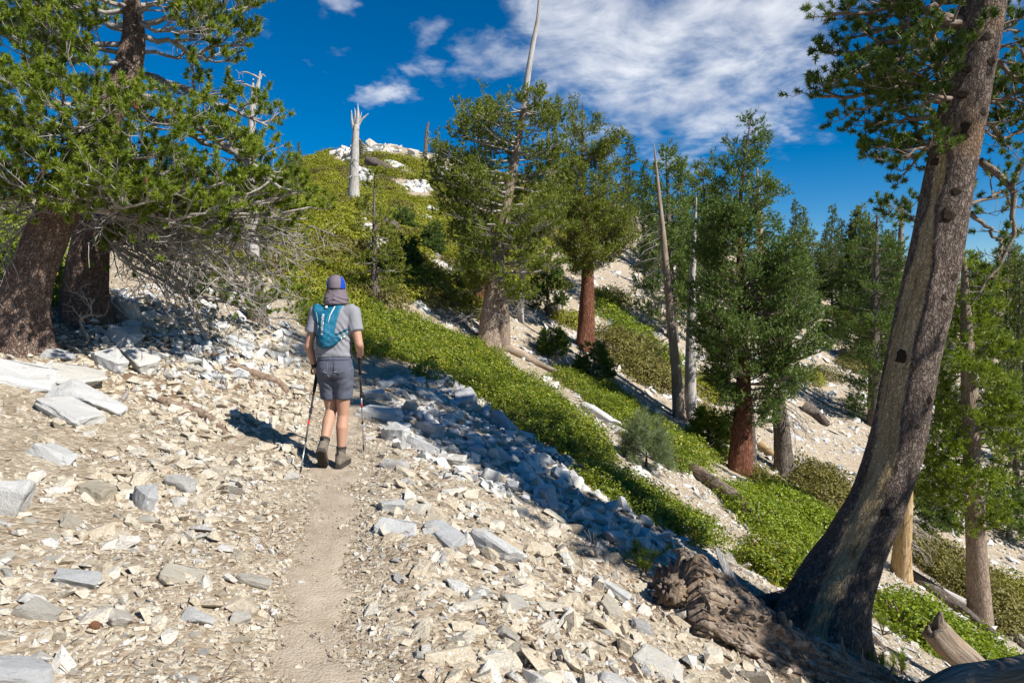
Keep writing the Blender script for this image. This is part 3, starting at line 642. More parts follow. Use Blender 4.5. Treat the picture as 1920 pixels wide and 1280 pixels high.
def grow(rg, main, r0, c, wood, tp, tdv):
    main = np.asarray(main, float); m = len(main); tube(wood, main, np.linspace(r0, max(r0*.22, .004), m), c.get('n', 6))
    tg = nrm(np.gradient(main, axis=0)); L = np.linalg.norm(np.diff(main, axis=0), axis=1).sum()
    for i in range(c['nsec']):
        t = c.get('t0', .3)+(1-c.get('t0', .3))*((i+rg.random())/c['nsec']); f = t*(m-1); k = min(int(f), m-2); b = main[k]+(main[k+1]-main[k])*(f-k); g = tg[k]
        side = nrm(np.cross(g, [0, 0, 1.0])+1e-6)*(1 if i % 2 else -1)
        d = nrm(g*.75+side*rg.uniform(.35, 1.0)+np.array([0, 0, c.get('up', .15)])+rg.normal(0, .25, 3))
        l = c['sl']*(1.15-.55*t)*rg.uniform(.55, 1.2)
        s = np.linspace(0, 1, 5)[:, None]; q = b+d*l*s+np.array([0, 0, 1.0])*(c.get('curl', .15)*l)*s**2+rg.normal(0, .035*l, (5, 3))*s
        rr = max(r0*.42*(1.1-.6*t), .004)
        if c.get('twigs', True): stick(wood, q, np.linspace(rr, max(rr*.35, .0025), 5), 4)
        else: stick(wood, q[::2], np.linspace(rr, max(rr*.35, .0025), 3), 3)
        e = nrm(q[-1]-q[-2])
        for j in range(c['ntw']):
            t2 = .3+.7*(j+.5+rg.normal(0, .2))/c['ntw']; f2 = np.clip(t2, 0, 1)*4; k2 = min(int(f2), 3); b2 = q[k2]+(q[k2+1]-q[k2])*(f2-k2)
            d2 = nrm(e*.7+rg.normal(0, .55, 3)+np.array([0, 0, c.get('tup', .35)])); l2 = c['tl']*rg.uniform(.4, 1.2)
            q2 = np.array([b2, b2+d2*l2*.55+rg.normal(0, .08*l2, 3), b2+d2*l2+np.array([0, 0, .12*l2])])
            if c.get('twigs', True): stick(wood, q2, [c.get('tr', .0045), c.get('tr', .0045)*.8, c.get('tr', .0045)*.6], 3)
            if rg.random() < c.get('leaf', 1.0): tp.append(q2[-1]-nrm(q2[-1]-q2[-2])*.02); tdv.append(q2[-1]-q2[-2])
        if rg.random() < c.get('leaf', 1.0): tp.append(q[-1]); tdv.append(e)
    if c.get('leaf', 1.0) > .3: tp.append(main[-1]); tdv.append(tg[-1])
def add_limb(root, org, rg, main, r0, c, wmat, nmat, tkw, name='branch', crown=None):
    wood = MB(); tp = []; tdv = []; grow(rg, main, r0, c, wood, tp, tdv)
    b = build(wood, name, wmat, root, True, org)
    if crown is not None: crown[0].extend(tp); crown[1].extend(tdv); return b, tp
    if tp:
        nb = MB(); tufts(nb, np.array(tp), np.array(tdv), rg, **tkw); n_ = build(nb, 'needles', nmat, b, False, org, 'stuff')
    return b, tp
def trunk_mesh(path, rad, n=28, m=60, seed=0, amp=.05, flare=0.0, lobes=5, scale=(3.0, 9.0), base_h=.6, attrf=None, ridge=0.0, grain=0.0):
    pts = spline(path, m); r = np.interp(np.linspace(0, 1, m), np.linspace(0, 1, len(rad)), rad)
    h = np.concatenate([[0], np.cumsum(np.linalg.norm(np.diff(pts, axis=0), axis=1))])
    th = np.arange(n)*2*math.pi/n; Th, Hh = np.meshgrid(th, h); rm = np.asarray(r)[:, None]+0*Th
    q = np.c_[(np.cos(Th)*scale[0]*.33).ravel(), (np.sin(Th)*scale[0]*.33).ravel(), (Hh*scale[0]*.4).ravel()]
    ro = 1+amp*fbm(q+seed, 3, seed).reshape(Th.shape)+amp*.5*fbm(np.c_[np.cos(Th).ravel()*scale[1]*.3, np.sin(Th).ravel()*scale[1]*.3, Hh.ravel()*scale[1]*.25]+seed, 3, seed+5).reshape(Th.shape)
    if ridge: ro += ridge*np.abs(fbm(np.c_[np.cos(Th).ravel()*4.5, np.sin(Th).ravel()*4.5, Hh.ravel()*1.1]+seed, 3, seed+9)).reshape(Th.shape)
    if grain: ro += grain*(np.abs(fbm(np.c_[np.cos(Th).ravel()*7, np.sin(Th).ravel()*7, Hh.ravel()*2.2]+seed, 4, seed+13, .6)).reshape(Th.shape)-.35)
    if flare: ro += flare*np.exp(-Hh/base_h)*(.75+.6*np.sin(Th*lobes+seed+1.3*np.sin(Th*2+seed)))
    mb = MB(); tube(mb, pts, r, n, .3, True, rough=ro)
    if attrf is not None: mb.a[-1] = attrf(mb.v[-1])
    return mb, pts
def at_py(pts, py):
    x, y = proj(pts); i = np.argmin(np.abs(y-py)); return pts[i]

# --- the large pine at the left
rg = np.random.default_rng(11)
g0 = hit(38, 652); g0[2] -= .12; Yl = g0[1]
ORG = g0.copy()
TL = empty('pine_tree', ORG, 'large bushy pine at left with two brown trunks and drooping grey branches', 'tree')
mb, LP = trunk_mesh([g0, P(42, 590, Yl), P(62, 510, Yl), P(92, 430, Yl), P(125, 360, Yl), P(165, 280, Yl), P(205, 205, Yl), P(236, 140, Yl), P(250, 70, Yl), P(246, 0, Yl), P(236, -90, Yl), P(232, -220, Yl)],
                    [.28, .235, .21, .205, .20, .185, .16, .14, .11, .085, .06, .02], 44, 120, 3, .06, .35, 5, ridge=.06)
tk = build(mb, 'trunk', M['bark_left'], TL, True, ORG); tag(tk, 'leaning brown trunk with dappled light')
g1 = hit(165, 600); g1[2] -= .15; Y2 = g1[1]
mb, LP2 = trunk_mesh([g1, P(160, 540, Y2), P(168, 470, Y2), P(180, 400, Y2), P(190, 330, Y2), P(196, 250, Y2), P(205, 180, Y2)], [.27, .235, .21, .19, .17, .13, .06], 36, 70, 8, .06, .3, 4, ridge=.06)
tag(build(mb, 'trunk', M['bark_left'], TL, True, ORG), 'shorter trunk standing behind the leaning one')
GL = dict(nsec=10, sl=.56, ntw=6, tl=.17, up=.18, tup=.5, curl=.2, n=7, t0=.28, leaf=.95)
SP = dict(GL, nsec=9, ntw=4, leaf=.42, sl=.5)
DD = dict(nsec=11, sl=.75, ntw=5, tl=.30, up=-.1, tup=-.15, curl=-.1, n=6, t0=.2, leaf=.03, tr=.0055)
TKL = dict(L=.07, nper=76, nlen=.056, wid=.0102, a0=30, a1=105)
LL = [((250,40),(470,12,7.6),.035,'g'),((250,60),(462,85,8.0),.035,'g'),((246,95),(415,98,8.6),.025,'s'),((250,30),(335,-25,7.3),.03,'g'),((245,50),(80,15,7.4),.035,'g'),((240,80),(15,60,7.5),.035,'g'),((240,110),(60,100,7.2),.03,'g'),((232,130),(-30,110,8.4),.035,'g'),((236,125),(130,80,7.0),.03,'g'),((245,70),(160,0,8.8),.03,'g'),((250,10),(420,-40,8.5),.03,'g'),((240,100),(-10,20,7.8),.03,'g'),((248,20),(20,-30,7.4),.03,'g'),((246,40),(390,50,7.2),.025,'g'),
((248,5),(250,-60,6.8),.03,'g'),((246,15),(120,-40,7.0),.03,'g'),
((200,190),(20,165,6.9),.035,'g'),((195,215),(70,185,6.7),.03,'g'),((200,210),(150,155,6.7),.03,'g'),((190,230),(-10,235,7.1),.035,'g'),((180,255),(95,265,6.6),.03,'g'),((175,270),(290,285,6.8),.035,'g'),((170,285),(-25,300,7.4),.035,'g'),((165,300),(40,320,6.7),.03,'g'),((200,230),(335,225,7.0),.03,'g'),((190,240),(130,215,6.4),.025,'g'),
((150,325),(330,325,6.8),.035,'g'),((150,330),(425,340,7.2),.04,'g'),((150,335),(505,360,7.4),.04,'g'),((150,340),(585,388,7.9),.045,'g'),((160,345),(560,360,7.6),.04,'g'),((165,350),(575,410,8.4),.04,'g'),((170,360),(530,440,8.6),.035,'g'),((165,340),(480,330,7.9),.035,'g'),((140,350),(200,330,6.4),.03,'g'),((140,355),(55,355,6.5),.03,'g'),((130,370),(-25,360,7.2),.035,'g'),((145,360),(290,375,6.7),.03,'g'),((150,360),(390,400,7.0),.035,'g'),((170,370),(545,410,8.2),.04,'g'),((170,380),(455,395,8.8),.035,'g'),((180,400),(570,455,9.2),.03,'s'),((185,420),(545,520,9.8),.03,'s'),((190,440),(570,600,11.2),.03,'g'),((190,440),(500,585,10.4),.03,'g'),((190,430),(540,560,10.4),.03,'g'),((185,410),(500,430,9.4),.03,'g'),((150,350),(110,385,6.9),.025,'g'),((120,380),(20,400,6.9),.025,'s'),
((180,370),(430,485,8.0),.035,'d'),((180,390),(510,455,8.2),.035,'d'),((190,400),(385,505,8.1),.03,'d'),((200,410),(592,425,8.5),.03,'d'),((190,430),(425,560,9.0),.03,'d'),((190,400),(330,470,7.9),.03,'d'),((180,400),(490,515,8.6),.035,'d'),((200,420),(560,480,9.0),.03,'d'),((170,340),(400,290,7.7),.03,'d'),((220,180),(370,180,8.2),.025,'d'),((170,360),(350,430,7.5),.03,'d'),((190,420),(460,470,9.2),.03,'d'),((120,390),(0,470,7.4),.03,'d'),((110,400),(10,370,7.1),.035,'d'),((200,430),(300,540,8.6),.03,'d'),((190,300),(300,370,7.3),.03,'s'),((185,330),(250,420,7.3),.03,'d')]
for i in range(20):
    sx = rg.uniform(170, 200); LL.append(((sx, rg.uniform(360, 440)), (rg.uniform(290, 600), rg.uniform(420, 570), rg.uniform(7.6, 9.6)), .026, 'd'))
CONES = []
for (s, e, r_, k_) in LL:
    p0 = at_py(LP, s[1]) if (s[1] < 385 or s[0] < 140) else at_py(LP2, s[1]); p1 = P(*e)
    main = wig(rg, p0, p1, 10, .045, {'g': .07, 's': .05, 'd': -.06}[k_])
    c_ = {'g': GL, 's': SP, 'd': DD}[k_]
    b_, tp = add_limb(TL, ORG, rg, main, r_*(1 if k_ != 'd' else .8), c_, M['twig_grey'], M['needle_left'], TKL)
    if k_ == 'g' and tp: CONES += [tp[rg.integers(len(tp))]]
for pts, r_ in (([(215,172,8.0),(290,190,7.8),(375,238,7.6),(450,295,7.45),(525,352,7.3)], .07), ([(262,140,8.0),(330,160,7.9),(400,190,7.8),(500,235,7.7)], .05), ([(240,215,8.0),(330,235,7.8),(390,270,7.7),(470,300,7.6)], .05),([(205,230,8),(240,262,7.6),(262,310,7.4),(300,350,7.2)],.045),([(180,395,8.6),(190,440,8.5),(210,465,8.4),(250,430,8.3)],.04)):
    main = spline([P(*q) for q in pts], 14); main += rg.normal(0, .012, main.shape)
    b_, tp = add_limb(TL, ORG, rg, main, r_, dict(GL, t0=.45, nsec=11), M['twig_grey'], M['needle_left'], TKL); CONES += tp[3:5]
# cones hang among the needles
CB = MB(); pr = spline([(0, 0, 0), (0, 0, .03), (0, 0, .08), (0, 0, .11)], 12); thc = np.arange(10)*2*math.pi/10
tube(CB, pr, [.012, .02, .027, .031, .032, .031, .03, .027, .023, .018, .012, .005], 10, .5, True, rough=np.array([[1+.22*((i+j) % 2) for j in range(10)] for i in range(12)]))
cone_me = CB.mesh('cone_shape', False); M['cone'] = flat('brown_cone', (.16, .075, .04), .9, .1, var=.4)
M['cone'].use_fake_user = True
for p in CONES[::2]:
    o = link('cone', cone_me, M['cone'], TL); o.location = p-ORG+np.array([0, 0, -.01]); o.rotation_euler = rg.uniform(-1, 1, 3); s_ = rg.uniform(.55, .85); o.scale = (s_, s_, s_)

M['hollow'] = flat('dark_knot', (.035, .026, .02), .95, .1, bscale=60, var=.5)
# --- the leaning pine at the right
rg = np.random.default_rng(12)
gR = hit(1528, 1190); gR[2] -= .15; Yr = gR[1]; OR_ = gR.copy()
TR = empty('pine_tree', OR_, 'leaning dark trunked pine in right foreground with strip of bare wood', 'tree')
path = [gR, P(1560, 1110, Yr), P(1600, 1030, Yr), P(1645, 940, Yr), P(1682, 830, Yr), P(1706, 700, Yr), P(1735, 560, Yr), P(1764, 420, Yr), P(1788, 290, Yr), P(1815, 150, Yr), P(1840, 20, Yr), P(1866, -160, Yr), P(1890, -400, Yr), P(1900, -700, Yr)]
def bare(V):
    x, y = proj(V); cxs = np.interp(-y, [-1190, -1030, -830, -700, -560, -420, -290], [1556, 1606, 1682, 1706, 1735, 1764, 1788]); ax = np.interp(-y, [-1190, -300], [gR[0], P(1788, 290, Yr)[0]])
    cpt = np.stack([np.interp(V[:, 2], RP[:, 2], RP[:, 0]), np.interp(V[:, 2], RP[:, 2], RP[:, 1])], -1)
    an = np.degrees(np.arctan2(V[:, 1]-cpt[:, 1], V[:, 0]-cpt[:, 0])) % 360
    nz = fbm(V*[6, 6, 2.], 3, 5)
    c0 = np.interp(y, [300, 700, 900, 1000, 1180], [214, 207, 214, 226, 240]); hw = np.interp(y, [280, 330, 450, 650, 700, 900, 1100, 1180], [0, 12, 22, 30, 34, 25, 17, 6])
    d = np.abs(an-c0)-hw-nz*11
    return np.where(y < 285, .3, np.clip(.75-d*.06, .3, 1.0))
RP = spline(path, 140)
mb, RP = trunk_mesh(path, [.46, .37, .29, .255, .247, .242, .238, .226, .218, .205, .195, .165, .12, .04], 64, 200, 21, .04, .4, 4, base_h=.35, attrf=bare, ridge=.03)
V_ = mb.v[-1]; cpt = np.stack([np.interp(V_[:, 2], RP[:, 2], RP[:, 0]), np.interp(V_[:, 2], RP[:, 2], RP[:, 1]), V_[:, 2]], -1)
inn = mb.a[-1] > .72; V_[inn] += (cpt[inn]-V_[inn])*.07         # bare wood lies a bark's thickness deeper
trunkR = build(mb, 'trunk', M['bark_right'], TR, True, OR_)
bv = BVHTree.FromPolygons([tuple(v) for v in V_], [tuple(q) for q in np.concatenate(mb.q)])
V_ += OR_*0
for (px, py, s_) in [(1820, 58, .05), (1852, 68, .05), (1815, 128, .05), (1858, 117, .055), (1807, 177, .06), (1843, 210, .05), (1803, 258, .07), (1810, 240, .06), (1758, 303, .055), (1777, 403, .085), (1792, 360, .05), (1770, 558, .045), (1787, 520, .06), (1742, 750, .05), (1693, 668, .09), (1720, 800, .035), (1660, 960, .05)]:
    d = rays(px, py); d = d/np.linalg.norm(d)
    loc, nor, idx, dist = bv.ray_cast(Vector(CAM-OR_*0), Vector(d)) if False else bv.ray_cast(Vector(CAM), Vector(d))
    if loc is None: loc, nor, idx, dist = bv.ray_cast(Vector(CAM-OR_), Vector(d)); loc = None if loc is None else loc+Vector(OR_)
    if loc is None: continue
    s_ *= .72; nn = nrm(np.array(nor)); nn = nn if np.dot(nn, d) < 0 else -nn; lw = np.array(loc); kb = MB()
    rr = np.repeat(1+.45*fbm(np.c_[np.cos(np.arange(10)*.628)*1.3, np.sin(np.arange(10)*.628)*1.3, np.full(10, px*.37)], 2, 3)[None], 7, 0)*(1+.12*rg.normal(size=(7, 10)))
    tube(kb, [lw-nn*s_*.8, lw, lw+nn*s_*.10, lw+nn*s_*.18, lw+nn*s_*.14, lw-nn*s_*.1, lw-nn*s_*.4], [s_*1.15, s_*1.05, s_*.85, s_*.68, s_*.45, s_*.38, s_*.3], 10, .3, True, rough=rr)
    build(kb, 'knot', M['hollow'], TR, False, OR_)
GR = dict(nsec=8, sl=.48, ntw=5, tl=.15, up=.12, tup=.5, curl=.2, n=7, t0=.25, leaf=.95)
RL = [((1815,40),(1560,25,6.7),.05),((1810,60),(1605,70,7.5),.045),((1800,100),(1565,98,6.9),.06),((1795,112),(1585,140,6.5),.045),((1785,160),(1545,180,7.0),.05),((1780,185),(1560,160,7.7),.045),((1778,195),(1600,205,6.6),.04),((1768,212),(1640,235,7.0),.04),((1760,225),(1645,285,7.4),.035),((1755,235),(1690,330,7.2),.03),((1755,245),(1690,300,6.6),.03),((1790,120),(1700,140,6.2),.035),((1785,150),(1660,170,6.3),.035),((1800,60),(1690,10,6.4),.04),((1820,10),(1640,-20,7.2),.05),((1790,130),(1740,80,7.9),.03),((1775,190),(1720,200,6.3),.03),
((1855,40),(1920,105,7.5),.035),((1850,110),(1925,165,6.9),.035),((1845,150),(1900,225,7.4),.03),((1840,175),(1930,200,6.8),.03),((1835,235),(1928,255,7.4),.03),((1850,90),(1905,60,7.8),.03),((1825,390),(1915,385,7.3),.025),((1820,430),(1680,420,8.6),.02),((1835,220),(1890,290,7.6),.02)]
for s, e, r_ in RL:
    main = wig(rg, at_py(RP, s[1]), P(*e), 10, .05, -.04); add_limb(TR, OR_, rg, main, r_, GR, M['twig_brown'], M['needle_dark'], TKL)
for i in range(64):                                                   # the crown goes on above the picture
    z = 5.9+5.2*(i/64); k = np.argmin(np.abs(RP[:, 2]-z)); L = rg.uniform(1.4, 2.3)*(1-.4*max(0, (z-7.5)/3.5)); a = rg.uniform(0, 6.28)
    e = RP[k]+np.array([math.cos(a)*L, math.sin(a)*L, rg.uniform(-.25, .35)])
    ex, ey = proj(e)
    if ey > -60 and e[1] > 1: continue
    add_limb(TR, OR_, rg, wig(rg, RP[k], e, 9, .05, .0), .05, dict(GR, nsec=10, ntw=5, sl=.62, twigs=False), M['twig_brown'], M['needle_dark'], dict(TKL, nper=22, wid=.014))
for pts, r_ in (([(1838,300,7.2),(1868,325,7.1),(1893,350,7.05),(1902,395,7.0),(1896,450,7.0),(1868,505,6.95),(1818,568,6.9)], .038), ([(1818,402,7.2),(1850,425,7.3),(1872,447,7.3),(1920,430,7.4)], .025), ([(1893,352,7.05),(1905,330,7.0),(1918,300,7.0)], .02), ([(1872,447,7.2),(1878,480,7.1),(1862,530,7.0)], .015)):
    main = spline([P(*q) for q in pts], 18); main += rg.normal(0, .012, main.shape)
    b_, _ = add_limb(TR, OR_, rg, main, r_, dict(nsec=5, sl=.28, ntw=3, tl=.13, up=.1, t0=.3, leaf=.25, n=8), M['twig_brown'], M['needle_dark'], TKL)
for i in range(3):                                                     # surface roots at its foot
    rp = [(1500, 1120), (1440, 1130), (1385, 1125), (1340, 1110)] if i == 0 else ([(1510, 1150), (1450, 1170), (1400, 1185)] if i == 1 else [(1610, 1190), (1650, 1215), (1690, 1240)])
    q = hits([a for a, b in rp], [b for a, b in rp]); q = np.vstack([gR+np.array([-.10, -.05, .52]), q-np.array([0, 0, .03])]); kb = MB(); tube(kb, spline(q, 24), np.interp(np.linspace(0, 1, 24), [0, .3, .6, 1], [.2, .17, .09, .02]), 16, .3, True, rough=1+.05*rg.normal(0, .5, (24, 16))); build(kb, 'root', M['bark_right'], TR, True, OR_)

# --- conifers further off: trunk, limbs from a drawn outline
def conifer(name, label, base, path, radii, outline, nl, c, bark, wmat, nmat, tkw, seed, cat='tree', grp=None, droop=0.0, rise=0.0, Y=None, bare_top=None, flare=.25, lr=.03, nside=20):
    rg = np.random.default_rng(seed); g = hit(*base); Y = g[1]; g[2] -= .1
    root = empty(name, g, label, cat, grp); pts = [g]+[P(a, b, Y) for a, b in path]
    mb, TP = trunk_mesh(pts, radii, nside, 60, seed, .05, flare, 4, ridge=.04); build(mb, 'trunk', bark, root, True, g)
    ol = np.array(outline, float); ys = ol[:, 0]; wd = (ol[:, 2]-ol[:, 1]); cw = np.cumsum((wd[1:]+wd[:-1])*np.diff(ys)); cw = np.r_[0, cw]/cw[-1]
    crown = ([], [])
    for i in range(nl):
        py = np.interp((i+rg.random())/nl, cw, ys); l_ = np.interp(py, ys, ol[:, 1]); r_ = np.interp(py, ys, ol[:, 2]); T = at_py(TP, py); tx, _ = proj(T); k = Y/1280.
        a = rg.uniform(0, 2*math.pi); ca = math.cos(a); ca = math.copysign(abs(ca)**.6, ca); ex = max((r_-tx) if ca > 0 else (tx-l_), 6)*k*rg.uniform(.8, 1.08); dp = (r_-l_)*.5*k*1.1
        off = np.array([ca*ex, math.sin(a)*dp*rg.uniform(.7, 1), 0]); Ln = np.linalg.norm(off); end = T+off; st = T.copy(); st[2] -= (rise-droop)*Ln*rg.uniform(.6, 1.2)
        st[2] = max(st[2], g[2]+.3); kk = np.argmin(np.abs(TP[:, 2]-st[2])); st = TP[kk]
        add_limb(root, g, rg, wig(rg, st, end, 7, .04, .05), max(lr*min(Ln, 2)/1.5, .012), c(Ln), wmat, nmat, tkw, crown=crown)
    nb = MB(); tufts(nb, np.array(crown[0]), np.array(crown[1]), rg, **tkw); build(nb, 'crown', nmat, root, False, g, 'stuff')
    return root, TP, Y, g
def cfg(dens=1.0, sl=.42, tl=.16, tup=.3, leaf=.95, up=.12, curl=.12, t0=.15, twigs=False, ntw=5):
    return lambda L: dict(nsec=max(4, int(7*dens*max(L, .4))), sl=sl*max(L, .5)**.6, ntw=ntw, tl=tl, up=up, tup=tup, curl=curl, n=5, t0=t0, leaf=leaf, tr=.006, twigs=twigs)
TKM = dict(L=.12, nper=15, nlen=.095, wid=.023)
TKF = dict(L=.2, nper=13, nlen=.075, wid=.027, a0=40, a1=80)
# centre pine with a dead spire
cA, TPa, Ya, gA = conifer('pine_tree', 'dense rounded pine in the centre with a tall bare dead spire on top', (916, 652), [(918, 600), (930, 500), (945, 400), (965, 300), (982, 200)], [.33, .27, .22, .16, .12, .08],
   [(165, 900, 1042), (200, 868, 1046), (250, 835, 1050), (330, 806, 1060), (400, 835, 1062), (450, 850, 1066), (505, 870, 1062), (560, 905, 1010)], 95, cfg(1.1, .45, .17, .45, .93, ntw=6, t0=.2), M['bark_tan'], M['twig_grey'], M['needle_mid'], TKM, 41, rise=.15)
kb, _ = trunk_mesh([P(982, 205, Ya), P(990, 140, Ya), P(1000, 80, Ya), P(1009, 30, Ya), P(1013, -40, Ya)], [.085, .085, .07, .05, .03], 14, 50, 5, .1); build(kb, 'dead_spire', M['dead_grey'], cA, True, gA)
g = hit(940, 655); kb, _ = trunk_mesh([g-np.array([0, 0, .1]), P(943, 600, g[1]), P(936, 520, g[1]), P(938, 440, g[1])], [.24, .20, .17, .1], 18, 40, 9, .05, .2); tag(build(kb, 'trunk', M['bark_tan'], cA, True, gA), 'right stem of the double trunk')
rgd = np.random.default_rng(4)
for i in range(26):                                                    # grey dead twigs low in its crown
    T = at_py(TPa, rgd.uniform(380, 600)); a = rgd.uniform(0, 6.28); L = rgd.uniform(.7, 1.5)
    add_limb(cA, gA, rgd, wig(rgd, T, T+np.array([math.cos(a)*L, math.sin(a)*L*.8-.3, rgd.uniform(-.45, .1)]), 6, .06, .0), .018, dict(nsec=7, sl=.5, ntw=3, tl=.2, up=-.1, tup=-.1, curl=-.1, n=4, t0=.2, leaf=.0, tr=.006), M['twig_grey'], None, TKM)
# red trunked fir right of it
conifer('fir_tree', 'fir with furrowed red trunk and upswept olive crown right of the centre pine', (1096, 655), [(1100, 580), (1102, 480), (1096, 400), (1092, 300), (1092, 190)], [.33, .27, .18, .09, .05, .012],
   [(195, 1083, 1104), (225, 1070, 1120), (262, 1056, 1160), (330, 1048, 1158), (390, 1036, 1182), (450, 1040, 1190), (490, 1056, 1176), (515, 1085, 1130)], 95, cfg(1.4, .42, .15, .3, .98, ntw=6), M['bark_red'], M['twig_brown'], M['needle_yel'], TKF, 42, rise=.45)
conifer('fir_tree', 'leaning red trunk behind the left side of the centre pine', (890, 572), [(898, 520), (912, 470), (925, 420), (935, 360)], [.30, .26, .22, .16, .05],
   [(350, 900, 960), (400, 870, 980), (480, 870, 960)], 28, cfg(.8, .4, .15), M['bark_red'], M['twig_brown'], M['needle_mid'], TKF, 43)
# big conifer at right centre
conifer('fir_tree', 'big shaggy blue green fir with red trunk right of the two bare snags', (1388, 888), [(1392, 800), (1394, 700), (1390, 560), (1386, 420), (1396, 300), (1408, 224)], [.33, .26, .18, .11, .06, .03, .008],
   [(226, 1400, 1418), (250, 1362, 1434), (300, 1334, 1428), (345, 1330, 1432), (385, 1318, 1490), (450, 1304, 1492), (520, 1296, 1505), (580, 1290, 1512), (640, 1306, 1520), (700, 1330, 1506), (760, 1350, 1476), (800, 1376, 1430)], 150, cfg(1.35, .40, .15, .3, .98, ntw=6), M['bark_red'], M['twig_brown'], M['needle_fir'], TKF, 44, rise=.35)
# slim pine right of the leaning pine
conifer('pine_tree', 'slim pine with sparse layered crown right of the leaning foreground pine', (1838, 1165), [(1832, 1050), (1824, 900), (1818, 750), (1812, 600), (1806, 470)], [.24, .20, .175, .15, .11, .03],
   [(470, 1795, 1815), (520, 1772, 1850), (600, 1760, 1872), (680, 1748, 1884), (760, 1740, 1890), (840, 1738, 1890), (920, 1742, 1880), (985, 1765, 1860)], 74, cfg(1.2, .36, .15, .3, .95, ntw=5), M['bark_tan'], M['twig_grey'], M['needle_left'], dict(TKM, nper=18), 45, droop=.05)
# darker fir left of the leaning trunk
conifer('fir_tree', 'dark fir growing just left of the leaning foreground trunk', (1640, 800), [(1640, 700), (1640, 600), (1642, 500), (1645, 400)], [.3, .26, .2, .13, .03],
   [(400, 1635, 1655), (450, 1610, 1684), (530, 1592, 1700), (620, 1585, 1708), (700, 1592, 1706), (780, 1606, 1690)], 80, cfg(.8, .55, .2, .2, .98, ntw=6, twigs=False), M['bark_grey'], M['twig_brown'], M['needle_dark'], dict(L=.24, nper=15, nlen=.10, wid=0.030), 46, rise=.2)
# mid distance trees between the red fir and the big fir
conifer('fir_tree', 'narrow fir standing behind the pointed bare snag', (1262, 640), [(1258, 560), (1255, 450), (1252, 350), (1248, 280)], [.22, .18, .12, .07, .02],
   [(282, 1240, 1258), (320, 1222, 1280), (400, 1202, 1296), (480, 1192, 1300), (560, 1200, 1290), (600, 1215, 1280)], 80, cfg(.6, .6, .22, .25, .98, ntw=6, twigs=False), M['bark_grey'], M['twig_brown'], M['needle_fir'], dict(L=.26, nper=15, nlen=.12, wid=0.038), 47, rise=.3)
conifer('fir_tree', 'pointed fir peeking out left of the big shaggy fir', (1326, 560), [(1324, 480), (1322, 400), (1318, 312)], [.25, .18, .1, .02],
   [(314, 1312, 1324), (350, 1300, 1338), (420, 1288, 1350), (500, 1284, 1356), (540, 1296, 1346)], 60, cfg(.5, .6, .25, .25, .98, ntw=6, twigs=False), M['bark_grey'], M['twig_brown'], M['needle_mid'], dict(L=.3, nper=15, nlen=.15, wid=0.047), 48, rise=.3)

# small firs and saplings
def sapling(name, label, base, hpx, wpx, nmat, seed, dens=1.0, tk=None, grp=None, droop=.1):
    bx, by = base; t = by-hpx
    ol = [(t, bx-3, bx+3), (t+hpx*.25, bx-wpx*.22, bx+wpx*.22), (t+hpx*.6, bx-wpx*.42, bx+wpx*.42), (by-hpx*.1, bx-wpx*.5, bx+wpx*.5)]
    Y = hit(bx, by)[1]; k = Y/1280
    return conifer(name, label, base, [(bx, by-hpx*.5), (bx, t)], [.028*hpx*k+.01, .018*hpx*k, .006], ol, int(34*dens), cfg(1.1, .4, .12, .2, .98, ntw=4), M['bark_grey'], M['twig_grey'], nmat, tk or dict(L=.13, nper=18, nlen=.05+.0012*Y, wid=.009+.0008*Y), seed, droop=droop, flare=.1, lr=.018, nside=10, grp=grp)
sapling('fir_tree', 'young spreading fir on the green slope right above the hiker', (702, 575), 250, 104, M['needle_yel'], 61, .8)
sapling('fir_tree', 'little dark fir in front of the blue grey boulder', (763, 510), 58, 44, M['needle_fir'], 62)
sapling('fir_tree', 'small dark conical fir on the slope left of the centre pine', (811, 478), 52, 34, M['needle_fir'], 63)
sapling('fir_tree', 'small fir sapling on the open slope between snag and centre pine', (758, 440), 44, 34, M['needle_fir'], 64)
sapling('pine_sapling', 'fluffy blue green pine sapling between two shrub bands', (1212, 876), 72, 66, M['needle_blue'], 65, .55, dict(L=.16, nper=44, nlen=.10, wid=.006), droop=-.7)
sapling('fir_tree', 'bright fir sapling below the two bare snags', (1328, 835), 64, 76, M['needle_left'], 66, 1.1)
sapling('fir_tree', 'dark fir sapling below the red trunked fir', (1112, 712), 62, 64, M['needle_dark'], 67, 1.2)
sapling('fir_tree', 'small dark fir sapling left of the red trunked fir', (1036, 668), 46, 50, M['needle_dark'], 68)
sapling('fir_tree', 'slender dark fir between the centre pine and the red trunked fir', (1027, 592), 130, 70, M['needle_dark'], 69, 1.2)
sapling('fir_tree', 'rounded green fir bush on the far gravel slope', (1562, 640), 58, 58, M['needle_dark'], 70)
sapling('fir_tree', 'small bluish fir right of the golden snag', (1748, 1000), 70, 76, M['needle_fir'], 71, 1.2)
sapling('fir_tree', 'bushy green young fir between leaning pine and slim pine', (1768, 960), 120, 110, M['needle_left'], 72, 1.4)
sapling('fir_tree', 'dark young fir at the right picture edge', (1905, 960), 260, 90, M['needle_dark'], 73, 1.6)
sapling('fir_tree', 'dark low fir at right edge below the slim pine crown', (1890, 1010), 90, 110, M['needle_dark'], 74, 1.2)

